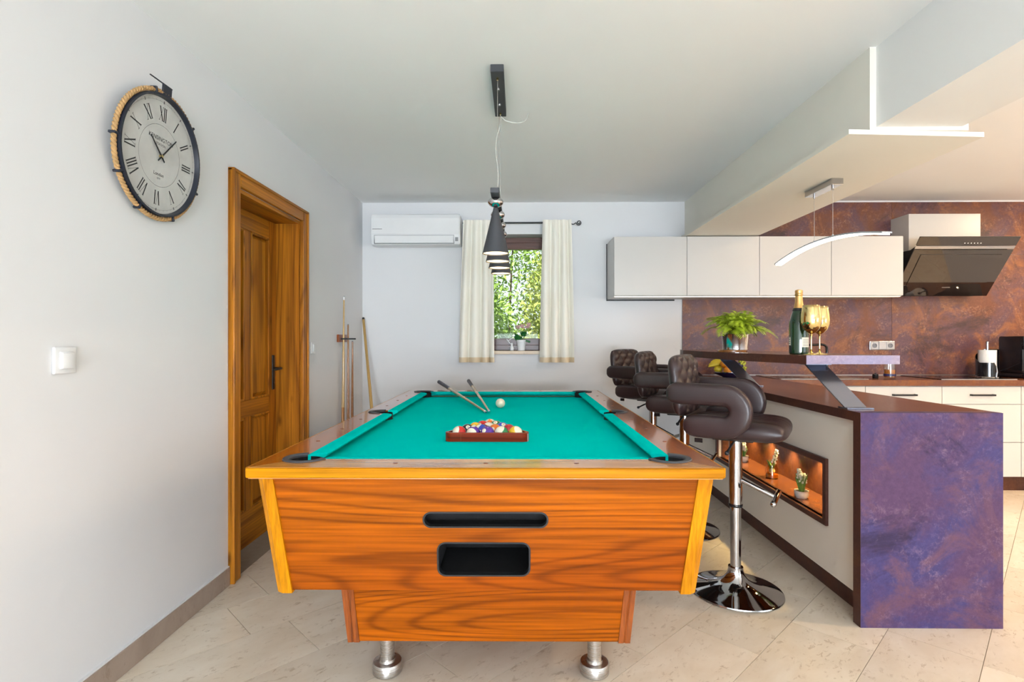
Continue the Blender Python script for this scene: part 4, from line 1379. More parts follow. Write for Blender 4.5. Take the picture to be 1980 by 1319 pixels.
for i in range(60):
    m4 = Matrix.Rotation(-2 * PI * i / 60, 4, 'Z')
    if i % 5 == 0:
        bar(tk, 0, 0.222, 0, 0.234, 0.005, m4)
    else:
        bar(tk, 0, 0.2275, 0, 0.232, 0.0012, m4)
C(tk, 'minute_marks', 'printgrey')
def words(txt, size, y0, mat):
    me = text_mesh(txt, size)
    me.transform(Matrix.Translation((0, y0, ZF)))
    return link('lettering', me, mat, ck, False)
words('KENSINGTON', 0.0245, 0.070, 'printblack')
words('STATION', 0.0150, 0.047, 'printblack')
words('London', 0.021, -0.078, 'printblack')
words('1879', 0.0115, -0.096, 'printgrey')
def hand(ang, l0, l1, w, z, name):
    m4 = Matrix.Rotation(-ang, 4, 'Z')
    mb = MB()
    mb.prism([(-w * 0.8, -l0), (w * 0.8, -l0), (w, 0), (w * 0.6, l1), (-w * 0.6, l1), (-w, 0)], z, z + 0.0015, m4)
    C(mb, name, 'printblack')
hand(math.radians(-47), 0.030, 0.098, 0.0042, 0.006, 'hour_hand')
hand(math.radians(42), 0.034, 0.125, 0.0036, 0.009, 'minute_hand')
C(MB().lathe([(0.006, 0.0), (0.006, 0.012), (0.0, 0.012)], 16), 'hand_pin', 'gold', smooth=True)

# ------------------------------------------------------------------ switches
def wall_switch(y, z, sz, label):
    t = thing('light_switch', label, 'switch', (XL, y, z))
    h = sz / 2
    MB().box(XL, XL + 0.010, y - h, y + h, z - h, z + h, 0.004, 3).build('switch_frame', 'white', t, True)
    MB().box(XL + 0.010, XL + 0.015, y - h * 0.62, y + h * 0.62, z - h * 0.66, z + h * 0.66, 0.003, 2).build('switch_base', 'white', t, True)
    MB().box(XL + 0.014, XL + 0.019, y - h * 0.50, y + h * 0.56, z - h * 0.60, z + h * 0.56, 0.002, 2).build('rocker', 'white', t, True)
wall_switch(1.668, 1.137, 0.084, 'white light switch on the wall below the clock')
wall_switch(3.700, 1.147, 0.080, 'white light switch beside the far door frame')

# ------------------------------------------------------------------ air conditioner
ac = thing('air_conditioner', 'white split air conditioner high on the wall beside the window', 'air conditioner', (-0.904, YB, 2.01))
ax0, ax1, az0, az1 = -1.298, -0.518, 2.030, 2.310
prof = [(YB, az0 + 0.015), (YB - 0.14, az0), (YB - 0.185, az0 + 0.012), (YB - 0.203, az0 + 0.075), (YB - 0.203, az1 - 0.035), (YB - 0.190, az1 - 0.008), (YB - 0.165, az1), (YB, az1)]
mb = MB()
A = [mb.bm.verts.new((ax0, p[0], p[1])) for p in prof]
Bv = [mb.bm.verts.new((ax1, p[0], p[1])) for p in prof]
mb.bm.faces.new(A); mb.bm.faces.new(Bv[::-1])
for i in range(len(prof)):
    j = (i + 1) % len(prof)
    mb.bm.faces.new((A[i], Bv[i], Bv[j], A[j]))
bmesh.ops.bevel(mb.bm, geom=[e for e in mb.bm.edges if abs(e.verts[0].co.x - e.verts[1].co.x) < 1e-6], offset=0.008, segments=3, affect='EDGES')
mb.build('casing', 'white', ac, True)
MB().box(ax0 + 0.004, ax1 - 0.004, YB - 0.208, YB - 0.203, az0 + 0.098, az1 - 0.038, 0.002, 1).build('front_panel', 'white', ac)
MB().box(ax0 + 0.035, ax1 - 0.055, YB - 0.206, YB - 0.194, az0 + 0.020, az0 + 0.086, 0.004).build('air_flap', 'white', ac)
for z in (az0 + 0.017, az0 + 0.0885):
    MB().box(ax0 + 0.030, ax1 - 0.050, YB - 0.2045, YB - 0.19, z - 0.0018, z + 0.0018).build('flap_gap', 'seamgrey', ac)
for x in (ax0 + 0.031, ax1 - 0.051):
    MB().box(x - 0.0018, x + 0.0018, YB - 0.2045, YB - 0.19, az0 + 0.017, az0 + 0.0885).build('flap_gap', 'seamgrey', ac)
MB().box(ax0 + 0.015, ax0 + 0.10, YB - 0.2086, YB - 0.2078, 2.170, 2.1745).build('maker_mark', 'printgrey', ac)
MB().box(ax1 - 0.040, ax1 - 0.014, YB - 0.2045, YB - 0.2025, az0 + 0.035, az0 + 0.070).build('display', 'seamgrey', ac)

# ------------------------------------------------------------------ curtains
RZ = 2.252
rod = thing('curtain_rod', 'thin black iron curtain rod with scroll end above the window', 'curtain rod', (0, YB, RZ))
MB().cyl((-0.505, YB - 0.075, RZ), (0.455, YB - 0.075, RZ), 0.0075, None, 14).build('rod', 'black', rod, True)
sc_ = []
for i in range(46):
    t = i / 45
    if t < 0.35:
        s_ = t / 0.35
        sc_.append((0.455 + 0.055 * s_, YB - 0.075, RZ - 0.014 * math.sin(PI * s_)))
    else:
        a = (t - 0.35) / 0.65 * 1.6 * 2 * PI
        r = 0.024 * (1 - 0.75 * (t - 0.35) / 0.65)
        sc_.append((0.535 + r * math.cos(PI + a) * -1 * -1, YB - 0.075, RZ + r * math.sin(PI + a)))
MB().tube(sc_, 0.0042, 8).build('scroll_finial', 'black', rod, True)
for x in (-0.475, 0.415):
    MB().cyl((x, YB, RZ), (x, YB - 0.078, RZ), 0.006).box(x - 0.012, x + 0.012, YB - 0.006, YB, RZ - 0.04, RZ + 0.015, 0.002, 1).build('wall_bracket', 'black', rod, True)
def curtain(x0t, x1t, x0b, x1b, nf, ph, label):
    t = thing('curtain', label, 'curtain', ((x0b + x1b) / 2, YB - 0.075, 1.0), 0, 'cream window curtains')
    mb = MB()
    z0, z1 = 1.005, RZ + 0.018
    for off in (0.0, 0.003):
        def f(u, v):
            xt = x0t + (x1t - x0t) * u
            xb = x0b + (x1b - x0b) * u
            w = v
            x = xb + (xt - xb) * w ** 1.3
            amp = 0.030 - 0.011 * w
            ang = 2 * PI * nf * (u + 0.03 * math.sin(5 * u + ph) + 0.035 * (1 - v) * math.sin(7 * u + ph * 2)) + ph
            yv = amp * math.sin(ang) * (1 if v < 0.955 else max(0.25, 1 - (v - 0.955) * 14))
            x += 0.010 * math.cos(ang) * (1 - w * 0.6)
            return (x, YB - 0.114 + yv + off, z0 + (z1 - z0) * v)
        mb.grid(110, 44, f, flip=off > 0)
    fab = mb.build('drape', 'curtain', t, True, angle=None)
    hm = MB()
    for off in (-0.0015, 0.0045):
        hm.grid(110, 1, lambda u, v: (lambda p: (p[0], p[1] - 0.0 + off, z0 - 0.002 + v * 0.045))(f(u, v * 0.036)), flip=off > 0)
    hm.build('hem', 'curtainhem', t, True, angle=None)
curtain(-0.500, -0.225, -0.540, -0.222, 3.7, 0.4, 'cream curtain on the left of the window, beside the air conditioner')
curtain(0.215, 0.462, 0.188, 0.492, 3.4, 2.0, 'cream curtain on the right of the window, under the scroll finial')

# ------------------------------------------------------------------ kitchen wall cladding
YK = YB - 0.010
cl = thing('wall_cladding', 'rust brown oxidised metal look panels on the kitchen wall', 'wall panel', (3.3, YB, 0.885), 0, None, 'structure')
for x0, x1 in ((1.478, 3.352), (3.354, XR)):
    for z0, z1 in ((0.885, 1.968), (1.970, ZC - 0.012)):
        MB().box(max(x0, 1.56) if z0 > 1.9 else x0, x1, YK, YB, z0, z1).build('cladding_sheet', 'lam', cl)
tag(MB().box(1.93, XR, YK - 0.004, YB, ZC - 0.012, ZC).build('trim_3', 'white'), 'thin white bead where kitchen panels meet the ceiling', 'trim', None, 'structure')

# ------------------------------------------------------------------ wall cabinets
CXS = [0.797, 1.405, 2.009, 2.605, 3.200]
CY = 4.520
wl_names = ['cream wall cabinet at the left end, beside the bare wall', 'second cream wall cabinet from the left, under the soffit board', 'third cream wall cabinet from the left, behind the curved lamp', 'cream wall cabinet at the right end, beside the cooker hood']
for i in range(4):
    x0, x1 = CXS[i], CXS[i + 1]
    t = thing('wall_cabinet', wl_names[i], 'cabinet', ((x0 + x1) / 2, YB, 1.57), 0, 'cream wall cabinets')
    MB().box(x0 + (0.0 if i == 0 else 0.0005), x1 - 0.0005, CY + 0.020, YK - 0.0005 if i else YB - 0.012, 1.582, 2.070).build('carcass', 'cream', t)
    MB().box(x0 + 0.0015, x1 - 0.0015, CY, CY + 0.019, 1.574, 2.068, 0.0012, 1).build('cabinet_door', 'cream', t)
    if i == 0:
        MB().box(x0 - 0.006, x1, YB - 0.012, YB, 1.556, 2.072).build('back_frame', 'black', t)
lr = thing('under_cabinet_light', 'long warm light strip under the wall cabinets', 'light', (2.0, 4.7, 1.56))
MB().box(CXS[0] + 0.002, CXS[4] - 0.002, CY + 0.020, YK - 0.001, 1.568, 1.5815).build('profile', 'cream', lr)
MB().box(CXS[0] + 0.010, CXS[4] - 0.010, CY + 0.024, CY + 0.044, 1.5645, 1.568).build('diffuser', 'ledwarm', lr)

# ------------------------------------------------------------------ cooker hood
hd_ = thing('cooker_hood', 'slanted black glass cooker hood with a cream chimney box', 'cooker hood', (3.68, YB, 1.588))
MB().box(3.343, 3.952, 4.658, YK - 0.0005, 1.960, 2.284, 0.0015, 1).build('chimney_box', 'cream', hd_)
g0, g1 = Vector((0, 4.430, 2.043)), Vector((0, 4.755, 1.588))
nrm = Vector((0, (g1 - g0).z, -(g1 - g0).y)).normalized()
if nrm.y > 0: nrm = -nrm
def glass_slab(x0, x1, ta, tb, th, off, name, mat, parent=hd_):
    a = g0.lerp(g1, ta) + nrm * off
    b = g0.lerp(g1, tb) + nrm * off
    mb = MB()
    vs = []
    for x in (x0, x1):
        for p in (a, b, b - nrm * th, a - nrm * th):
            vs.append(mb.bm.verts.new((x, p.y, p.z)))
    for q in ((0, 1, 2, 3), (7, 6, 5, 4), (0, 4, 5, 1), (1, 5, 6, 2), (2, 6, 7, 3), (3, 7, 4, 0)):
        mb.bm.faces.new([vs[i] for i in q])
    return mb.build(name, mat, parent)
glass_slab(3.273, 4.085, 0.0, 0.140, 0.008, 0.0, 'control_glass', 'smoke')
glass_slab(3.273, 4.085, 0.150, 0.195, 0.006, -0.001, 'metal_band', 'alu')
glass_slab(3.273, 4.085, 0.205, 1.0, 0.008, 0.0, 'glass_front', 'smoke')
glass_slab(3.345, 4.012, 0.285, 0.93, 0.006, 0.005, 'flap_glass', 'smoke')
for k in range(6):
    glass_slab(3.655 + k * 0.026, 3.663 + k * 0.026, 0.095, 0.108, 0.001, 0.001, 'control_mark', 'white')
glass_slab(3.655, 3.725, 0.835, 0.848, 0.001, 0.0062, 'maker_mark', 'alu')
mb = MB()
bp = [(g0.y + 0.060, g0.z - 0.055), (g1.y - 0.002, g1.z + 0.008), (YK - 0.001, g1.z + 0.008), (YK - 0.001, 1.960), (4.58, 1.960)]
A = [mb.bm.verts.new((3.300, p[0] + 0.010, p[1])) if i < 2 else mb.bm.verts.new((3.300, p[0], p[1])) for i, p in enumerate(bp)]
Bv = [mb.bm.verts.new((4.055, p[0] + 0.010, p[1])) if i < 2 else mb.bm.verts.new((4.055, p[0], p[1])) for i, p in enumerate(bp)]
mb.bm.faces.new(A); mb.bm.faces.new(Bv[::-1])
for i in range(5):
    j = (i + 1) % 5
    mb.bm.faces.new((A[i], Bv[i], Bv[j], A[j]))
mb.build('hood_body', 'black', hd_)

# ------------------------------------------------------------------ base cabinets and worktop
BXS = [2.148, 2.752, 3.354, 3.976, 4.580, 5.180]
bl = ['cream base cabinet at the left, half hidden by the bar counter', 'cream drawer cabinet to the left of the hob', 'cream drawer cabinet under the paper towel holder', 'cream drawer cabinet under the coffee maker', 'cream drawer cabinet at the right end']
for i in range(5):
    x0, x1 = BXS[i], BXS[i + 1]
    t = thing('base_cabinet', bl[i], 'cabinet', ((x0 + x1) / 2, 4.6, 0), 0, 'cream base cabinets')
    MB().box(x0 + 0.0005, x1 - 0.0005, 4.330, YB - 0.001, 0.115, 0.836).build('carcass', 'cream', t)
    MB().box(x0 + 0.0005, x1 - 0.0005, 4.352, 4.370, 0.0, 0.114).build('plinth', 'lamedge', t)
    for k, (z0, z1) in enumerate(((0.694, 0.832), (0.392, 0.690), (0.118, 0.388))):
        d = MB().box(x0 + 0.002, x1 - 0.002, 4.310, 4.329, z0, z1, 0.0012, 1).build('drawer_front', 'cream', t)
        if k == 0:
            cx = (x0 + x1) / 2
            zz = z1 - 0.066
            MB().box(cx - 0.092, cx + 0.092, 4.282, 4.290, zz - 0.007, zz + 0.007, 0.001, 1).box(cx - 0.092, cx - 0.080, 4.288, 4.311, zz - 0.007, zz + 0.007).box(cx + 0.080, cx + 0.092, 4.288, 4.311, zz - 0.007, zz + 0.007).build('handle', 'black', d)
wt = thing('kitchen_worktop', 'long rust brown worktop along the kitchen wall', 'worktop', (3.3, 4.6, 0.838))
o = MB().box(2.013, XR - 0.001, 4.292, YK - 0.001, 0.838, 0.885, 0.0015, 1).build('worktop_slab', 'lamtop', wt)
o2 = MB().box(1.490, 2.0125, 4.320, YK - 0.001, 0.838, 0.885).build('corner_slab', 'lamtop', wt)
MB().box(1.490, XR - 0.001, YK - 0.012, YK - 0.001, 0.885, 0.891).build('sealing_strip', 'alu', wt)

# ------------------------------------------------------------------ peninsula
PZ = 0.897
pc = thing('peninsula_cabinet', 'cream bar counter base with a lit display niche', 'counter base', (1.7, 3.3, 0))
NY0, NY1, NZ0, NZ1 = 2.575, 3.940, 0.352, 0.615
XP = 1.455
cp = MB()
Ya, Yb = 2.312, 4.300
cp.box(XP, XP + 0.018, Ya, NY0, 0.108, 0.856).box(XP, XP + 0.018, NY1, YK - 0.001, 0.108, 0.856)
cp.box(XP, XP + 0.018, NY0, NY1, 0.108, NZ0).box(XP, XP + 0.018, NY0, NY1, NZ1, 0.856)
cp.build('side_panel', 'panelcream', pc)
MB().box(1.500, 1.518, Ya, YK - 0.001, 0.0, 0.108).build('plinth', 'lamedge', pc)
MB().box(1.960, 1.985, Ya, 4.300, 0.108, 0.856).build('kitchen_side_panel', 'cream', pc)
MB().box(1.930, 1.945, Ya, 4.300, 0.0, 0.108).build('plinth', 'lamedge', pc)
# niche: frame ring and lining
nf = MB()
w = 0.026
for (a, b, c, d) in ((NY0 - w, NY0, NZ0 - w, NZ1 + w), (NY1, NY1 + w, NZ0 - w, NZ1 + w)):
    MB().box(XP - 0.014, XP + 0.03, a, b, c, d).build('niche_frame', 'lamedge', pc)
for (c, d) in ((NZ0 - w, NZ0), (NZ1, NZ1 + w)):
    MB().box(XP - 0.014, XP + 0.03, NY0, NY1, c, d).build('niche_frame', 'lamedge', pc)
XN = 1.655
MB().box(XN, XN + 0.012, NY0 - 0.012, NY1 + 0.012, NZ0 - 0.012, NZ1 + 0.012).build('niche_back', 'lamtop', pc)
MB().box(XP + 0.03, XN, NY0, NY1, NZ0 - 0.012, NZ0).build('niche_shelf', 'lamtop', pc)
MB().box(XP + 0.03, XN, NY0, NY1, NZ1, NZ1 + 0.012).build('niche_top', 'lamedge', pc)
MB().box(XP + 0.03, XN, NY0 - 0.012, NY0, NZ0 - 0.012, NZ1 + 0.012).build('niche_end', 'lamtop', pc)
MB().box(XP + 0.03, XN, NY1, NY1 + 0.012, NZ0 - 0.012, NZ1 + 0.012).build('niche_end', 'lamtop', pc)
for yy in (2.69, 2.97, 3.26, 3.54, 3.82):
    sp = MB().cyl((1.605, yy, NZ1 - 0.006), (1.605, yy, NZ1), 0.016, None, 20).build('niche_spot', 'alu', pc)
    MB().cyl((1.605, yy, NZ1 - 0.0075), (1.605, yy, NZ1 - 0.0055), 0.012, None, 20).build('spot_lens', 'spot_face', sp)
    light('niche_lamp', 'SPOT', (1.605, yy, NZ1 - 0.010), 6.5, (1.0, 0.70, 0.26), (0, math.radians(8), 0), spot_size=math.radians(95), spot_blend=0.7, shadow_soft_size=0.012)
pw_ = thing('peninsula_worktop', 'bar worktop running down into a brown end slab', 'worktop', (1.7, 3.2, 0))
MB().box(1.425, 2.012, 2.311, 4.3195, PZ - 0.040, PZ, 0.001, 1).build('counter_slab', 'lamtop', pw_)
MB().box(1.4235, 1.425, 2.311, 4.3195, PZ - 0.040, PZ).build('counter_edge', 'lamedge', pw_)
MB().prism([(1.425, 2.262), (2.012, 2.262), (2.012, 2.3105), (1.425, 2.3105)], 0.0, PZ).build('end_slab', 'lam_daylit', pw_)
MB().box(1.4235, 1.425, 2.2625, 2.3108, 0.0, PZ).build('end_slab_edge', 'lamedge', pw_)

# raised bar shelf on slanted steel legs
bs = thing('bar_shelf', 'raised bar shelf on two slanted steel legs', 'shelf', (1.45, 3.2, PZ))
SP = [(1.331, 2.51), (1.760, 2.51), (1.520, 4.02), (1.200, 4.02), (1.140, 3.75), (1.150, 3.40), (1.180, 3.05), (1.240, 2.76)]
SZ0, SZ1 = 1.089, 1.130
MB().prism(SP, SZ0, SZ1).build('shelf_board', 'lamtop', bs)
def edge_strip(pts, mat, name, th=0.0012):
    mb = MB()
    for a, b in zip(pts[:-1], pts[1:]):
        a, b = Vector(a), Vector(b)
        n = Vector(((b - a).y, -(b - a).x)).normalized() * th
        mb.prism([tuple(a), tuple(a + n), tuple(b + n), tuple(b)][::-1], SZ0, SZ1 - 0.0005)
    mb.build(name, mat, bs)
edge_strip([SP[0], SP[1]], 'shelfedge_lit', 'front_edge')
edge_strip([SP[3], SP[4], SP[5], SP[6], SP[7], SP[0]], 'lamedge', 'side_edge')
for bx, by, tx, ty in ((1.490, 2.405, 1.420, 2.600), (1.540, 3.580, 1.430, 3.760)):
    hw, th = 0.048, 0.006
    mb = MB()
    vs = []
    for (px, py, pz) in ((bx, by, PZ + 0.006), (tx, ty, SZ0 - 0.005)):
        for dx, dy in ((-hw, -th), (hw, -th), (hw, th), (-hw, th)):
            vs.append(mb.bm.verts.new((px + dx, py + dy, pz)))
    for q in ((3, 2, 1, 0), (4, 5, 6, 7), (0, 1, 5, 4), (1, 2, 6, 5), (2, 3, 7, 6), (3, 0, 4, 7)):
        mb.bm.faces.new([vs[i] for i in q])
    lg = mb.build('leg', 'daylit_steel', bs)
    MB().box(bx - 0.055, bx + 0.062, by - 0.035, by + 0.035, PZ, PZ + 0.007, 0.001, 1).build('foot_plate', 'daylit_steel', lg)
    MB().box(tx - 0.060, tx + 0.060, ty - 0.035, ty + 0.035, SZ0 - 0.006, SZ0, 0.001, 1).build('head_plate', 'daylit_steel', lg)

# curved LED pendant over the bar
BX = 1.722
bp_ = thing('bar_pendant', 'slim curved light bar hanging from the soffit above the bar', 'lamp', (BX, 3.07, 2.077))
MB().box(BX - 0.032, BX + 0.032, 2.93, 3.205, 2.077 - 0.034, 2.077, 0.002, 1).build('ceiling_canopy', 'chrome', bp_)
def arc_z(y):
    t = (y - 3.07) / 0.53
    return 1.765 - 0.062 * t * t
for yy in (2.975, 3.160):
    MB().cyl((BX, yy, arc_z(yy) + 0.006), (BX, yy, 2.043), 0.0013, None, 6).build('suspension_cable', 'steel', bp_)
    MB().cyl((BX, yy, 2.025), (BX, yy, 2.043), 0.006, None, 12).build('cable_grip', 'chrome', bp_, True)
    MB().cyl((BX, yy, arc_z(yy) + 0.004), (BX, yy, arc_z(yy) + 0.018), 0.005, None, 12).build('cable_socket', 'chrome', bp_, True)
def arc_strip(hw, z_lo, z_hi, y0, y1, name, mat):
    mb = MB()
    N = 40
    rings = []
    for i in range(N + 1):
        y = y0 + (y1 - y0) * i / N
        z = arc_z(y)
        rings.append([mb.bm.verts.new((BX + dx, y, z + dz)) for dx, dz in ((-hw, z_lo), (hw, z_lo), (hw, z_hi), (-hw, z_hi))])
    for a, b in zip(rings[:-1], rings[1:]):
        for k in range(4):
            j = (k + 1) % 4
            mb.bm.faces.new((a[k], a[j], b[j], b[k]))
    mb.bm.faces.new(rings[0][::-1]); mb.bm.faces.new(rings[-1])
    return mb.build(name, mat, bp_, True, angle=0.6)
arc_strip(0.024, -0.002, 0.006, 2.54, 3.60, 'light_bar', 'alu')
arc_strip(0.020, -0.010, -0.002, 2.55, 3.59, 'diffuser', 'ledwhite')

# downlights added out of view on the right for warm kitchen light
for (x, y_) in ((3.15, 1.9), (4.75, 2.6), (4.75, 3.7)):
    t = thing('added_downlight', {3.15: 'added out-of-view ceiling light beside the ceiling beam', 2.6: 'added out-of-view middle ceiling light near the right wall', 3.7: 'added out-of-view farthest ceiling light near the kitchen wall'}[x if x < 4 else y_], 'lamp', (x, y_, ZC), 0, 'added kitchen downlights')
    MB().lathe([(0.040, ZC - 0.004), (0.048, ZC - 0.003), (0.048, ZC), (0.040, ZC)], 28, Matrix.Translation((x, y_, 0))).build('added_downlight_ring', 'alu', t, True)
    MB().cyl((x, y_, ZC - 0.0055), (x, y_, ZC - 0.004), 0.036, None, 24).build('lens', 'ledwarm', t)
    light('added_downlight_beam', 'AREA', (x, y_, ZC - 0.012), 15, (1.0, 0.70, 0.42), (0, 0, 0), shape='DISK', size=0.07)

# ------------------------------------------------------------------ things on the worktop
WZ = 0.885
sk = thing('sink', 'stainless steel sink with drainer set in the worktop', 'sink', (2.45, 4.58, WZ))
sm = MB()
sm.box(2.10, 2.80, 4.34, 4.37, WZ, WZ + 0.006, 0.002, 1).box(2.10, 2.80, 4.76, 4.80, WZ, WZ + 0.006, 0.002, 1).box(2.10, 2.13, 4.37, 4.76, WZ, WZ + 0.006, 0.002, 1).box(2.77, 2.80, 4.37, 4.76, WZ, WZ + 0.006, 0.002, 1)
sm.build('rim', 'steel', sk)
MB().box(2.13, 2.77, 4.37, 4.76, WZ + 0.0005, WZ + 0.003).build('drainer_tray', 'steel', sk)
for k in range(7):
    MB().box(2.16 + k * 0.035, 2.17 + k * 0.035, 4.40, 4.73, WZ + 0.003, WZ + 0.005, 0.0008, 1).build('drainer_rib', 'steel', sk)
MB().lathe([(0.045, WZ + 0.003), (0.043, WZ + 0.0065), (0.0, WZ + 0.0065)], 24, Matrix.Translation((2.60, 4.56, 0))).build('drain_plug', 'chrome', sk, True)
fc = thing('kitchen_tap', 'dark chrome kitchen tap behind the gold glasses', 'tap', (2.715, 4.78, WZ))
MB().lathe([(0.026, WZ + 0.0062), (0.026, WZ + 0.02), (0.016, WZ + 0.03), (0.016, WZ + 0.05)], 20, Matrix.Translation((2.715, 4.78, 0))).build('base', 'chrome', fc, True)
MB().tube(smooth_pts([(2.715, 4.78, WZ + 0.05), (2.715, 4.78, 1.10), (2.705, 4.775, 1.145), (2.665, 4.765, 1.162), (2.60, 4.75, 1.160), (2.54, 4.73, 1.158)]), 0.0105, 12).build('spout', 'blackgloss', fc, True)
MB().cyl((2.715, 4.78, WZ + 0.10), (2.715, 4.78, 1.08), 0.0125, None, 14).build('grip_sleeve', 'chrome', fc, True)

# whisky glass
wg = thing('whisky_glass', 'short tumbler holding amber drink with a blue label band', 'glass', (3.045, 4.46, WZ))
tm = Matrix.Translation((3.045, 4.46, WZ))
MB().lathe([(0, 0.0), (0.040, 0.0), (0.042, 0.004), (0.043, 0.125), (0.0405, 0.125), (0.039, 0.012), (0.0, 0.012)], 28, tm).build('tumbler', 'glass', wg, True)
MB().lathe([(0, 0.0125), (0.0375, 0.0125), (0.0378, 0.074), (0, 0.074)], 28, tm).build('drink', 'whisky', wg, True)
MB().lathe([(0.0428, 0.020), (0.0434, 0.020), (0.0434, 0.040), (0.0428, 0.040)], 28, tm).build('label_band', 'plum', wg, True)
cn = thing('small_canister', 'tiny black pot beside the tumbler', 'pot', (2.955, 4.50, WZ))
MB().lathe([(0, 0), (0.020, 0), (0.022, 0.004), (0.022, 0.030), (0.016, 0.036), (0.0, 0.036)], 20, Matrix.Translation((2.955, 4.50, WZ))).build('body', 'blackgloss', cn, True)
MB().lathe([(0.006, 0.036), (0.007, 0.044), (0, 0.046)], 12, Matrix.Translation((2.955, 4.50, WZ))).build('knob', 'chrome', cn, True)

# fruit bowl and fruit
FBX, FBY = 1.79, 4.60
fb = thing('fruit_bowl', 'shallow dark bowl heaped with fruit on the corner worktop', 'bowl', (FBX, FBY, WZ))
MB().lathe([(0, 0.0), (0.055, 0.0), (0.06, 0.006), (0.105, 0.022), (0.128, 0.045), (0.125, 0.046), (0.10, 0.028), (0.055, 0.012), (0, 0.011)], 36, Matrix.Translation((FBX, FBY, WZ))).build('dish', 'plum', fb, True)
MB().lathe([(0.1262, 0.0445), (0.129, 0.0445), (0.129, 0.048), (0.1262, 0.048)], 36, Matrix.Translation((FBX, FBY, WZ))).build('rim', 'chrome', fb, True)
def fruit(name, loc, r, mat, label, scale=(1, 1, 1), group='fruit in the bowl'):
    t = thing(name, label, 'fruit', (loc[0], loc[1], loc[2] - r * scale[2]), 0, group)
    MB().sphere(loc, r, 18, 12, scale).build('flesh', mat, t, True, angle=None)
    MB().cyl((loc[0], loc[1], loc[2] + r * scale[2] * 0.96), (loc[0], loc[1], loc[2] + r * scale[2] + 0.006), 0.003, None, 8).build('stem', 'stemgreen', t)
fruit('orange', (FBX - 0.035, FBY - 0.060, WZ + 0.058), 0.037, 'orange', 'lower orange at the front of the fruit bowl')
fruit('orange', (FBX - 0.050, FBY - 0.030, WZ + 0.115), 0.037, 'orange', 'upper orange on top of the fruit bowl')
fruit('orange', (FBX + 0.040, FBY + 0.045, WZ + 0.125), 0.035, 'orange', 'orange at the back of the fruit bowl')
fruit('lemon', (FBX - 0.085, FBY + 0.025, WZ + 0.068), 0.030, 'lemon', 'lemon at the left of the fruit bowl', (1.2, 1, 1))
fruit('plum', (FBX + 0.020, FBY - 0.068, WZ + 0.050), 0.026, 'plum', 'dark plum at the front of the fruit bowl')
fruit('plum', (FBX + 0.082, FBY - 0.012, WZ + 0.098), 0.029, 'plum', 'dark plum at the right of the fruit bowl')
fruit('apple', (FBX + 0.090, FBY - 0.038, WZ + 0.050), 0.024, 'redfruit', 'small red fruit at the right rim of the bowl')
fruit('apple', (FBX + 0.030, FBY - 0.005, WZ + 0.085), 0.034, 'grape', 'yellow green apple in the middle of the bowl')
for k, (a, dz) in enumerate(((2.75, 0.0), (2.45, 0.018), (3.05, -0.012))):
    t = thing('banana', ['middle banana', 'upper banana', 'lower banana'][k] + ' poking out at the left of the fruit bowl', 'fruit', (FBX - 0.06, FBY, WZ + 0.09), 0, 'bananas in the bowl')
    c, s_ = math.cos(a), math.sin(a) * 0.5
    pts = [(FBX - 0.02 + c * d, FBY + 0.02 + s_ * d, WZ + 0.122 + dz + 0.010 * math.sin(d * 14) - 0.03 * (d / 0.15) ** 2) for d in (0.0, 0.03, 0.06, 0.09, 0.12, 0.14, 0.15)]
    MB().tube(pts, [0.006, 0.015, 0.018, 0.018, 0.016, 0.010, 0.005], 10).build('peel', 'banana', t, True)
    MB().tube([pts[-1], (pts[-1][0] + c * 0.012, pts[-1][1] + s_ * 0.012, pts[-1][2] - 0.003)], 0.004, 8).build('tip', 'bark', t, True)
gr = thing('grape_bunch', 'bunch of yellow green grapes over the right rim of the bowl', 'fruit', (FBX + 0.1, FBY, WZ + 0.05))
rg = random.Random(5)
for k in range(22):
    p = (FBX + 0.105 + rg.uniform(-0.022, 0.022), FBY - 0.005 + rg.uniform(-0.05, 0.03), WZ + 0.065 + rg.uniform(0, 0.085))
    MB().sphere(p, 0.0105, 12, 8).build('grape', 'grape', gr, True, angle=None)
MB().tube([(FBX + 0.10, FBY, WZ + 0.07), (FBX + 0.105, FBY - 0.005, WZ + 0.165)], 0.003, 6).build('stalk', 'stemgreen', gr, True)

# hob, paper towel holder, coffee maker, socket
hb = thing('hob', 'black glass hob flush on the worktop', 'hob', (3.66, 4.57, WZ))
MB().box(3.372, 3.960, 4.335, 4.800, WZ, WZ + 0.005, 0.001, 1).build('glass_plate', 'blackgloss', hb)
MB().box(3.368, 3.964, 4.331, 4.335, WZ, WZ + 0.006).build('steel_edge', 'alu', hb)
for cx_, cy_, r_ in ((3.50, 4.47, 0.075), (3.50, 4.68, 0.09), (3.80, 4.47, 0.09)):
    mb = MB()
    mb.lathe([(r_, WZ + 0.005), (r_ + 0.002, WZ + 0.0052), (r_ + 0.002, WZ + 0.0053), (r_, WZ + 0.0053)], 36, Matrix.Translation((cx_, cy_, 0)), cap=False)
    mb.build('cooking_zone', 'printgrey', hb)
TX, TY, TZ = 3.890, 4.52, WZ + 0.005
ph = thing('paper_towel_holder', 'paper towel roll on a chrome and black holder', 'paper towel', (TX, TY, TZ))
tm = Matrix.Translation((TX, TY, TZ))
MB().lathe([(0, 0), (0.078, 0), (0.080, 0.003), (0.078, 0.008), (0, 0.010)], 36, tm).build('base', 'chrome', ph, True)
MB().lathe([(0, 0.010), (0.060, 0.010), (0.061, 0.012), (0.061, 0.226), (0.060, 0.228), (0.018, 0.228), (0.018, 0.20), (0, 0.20)], 40, tm).build('paper_roll', 'towelwhite', ph, True)
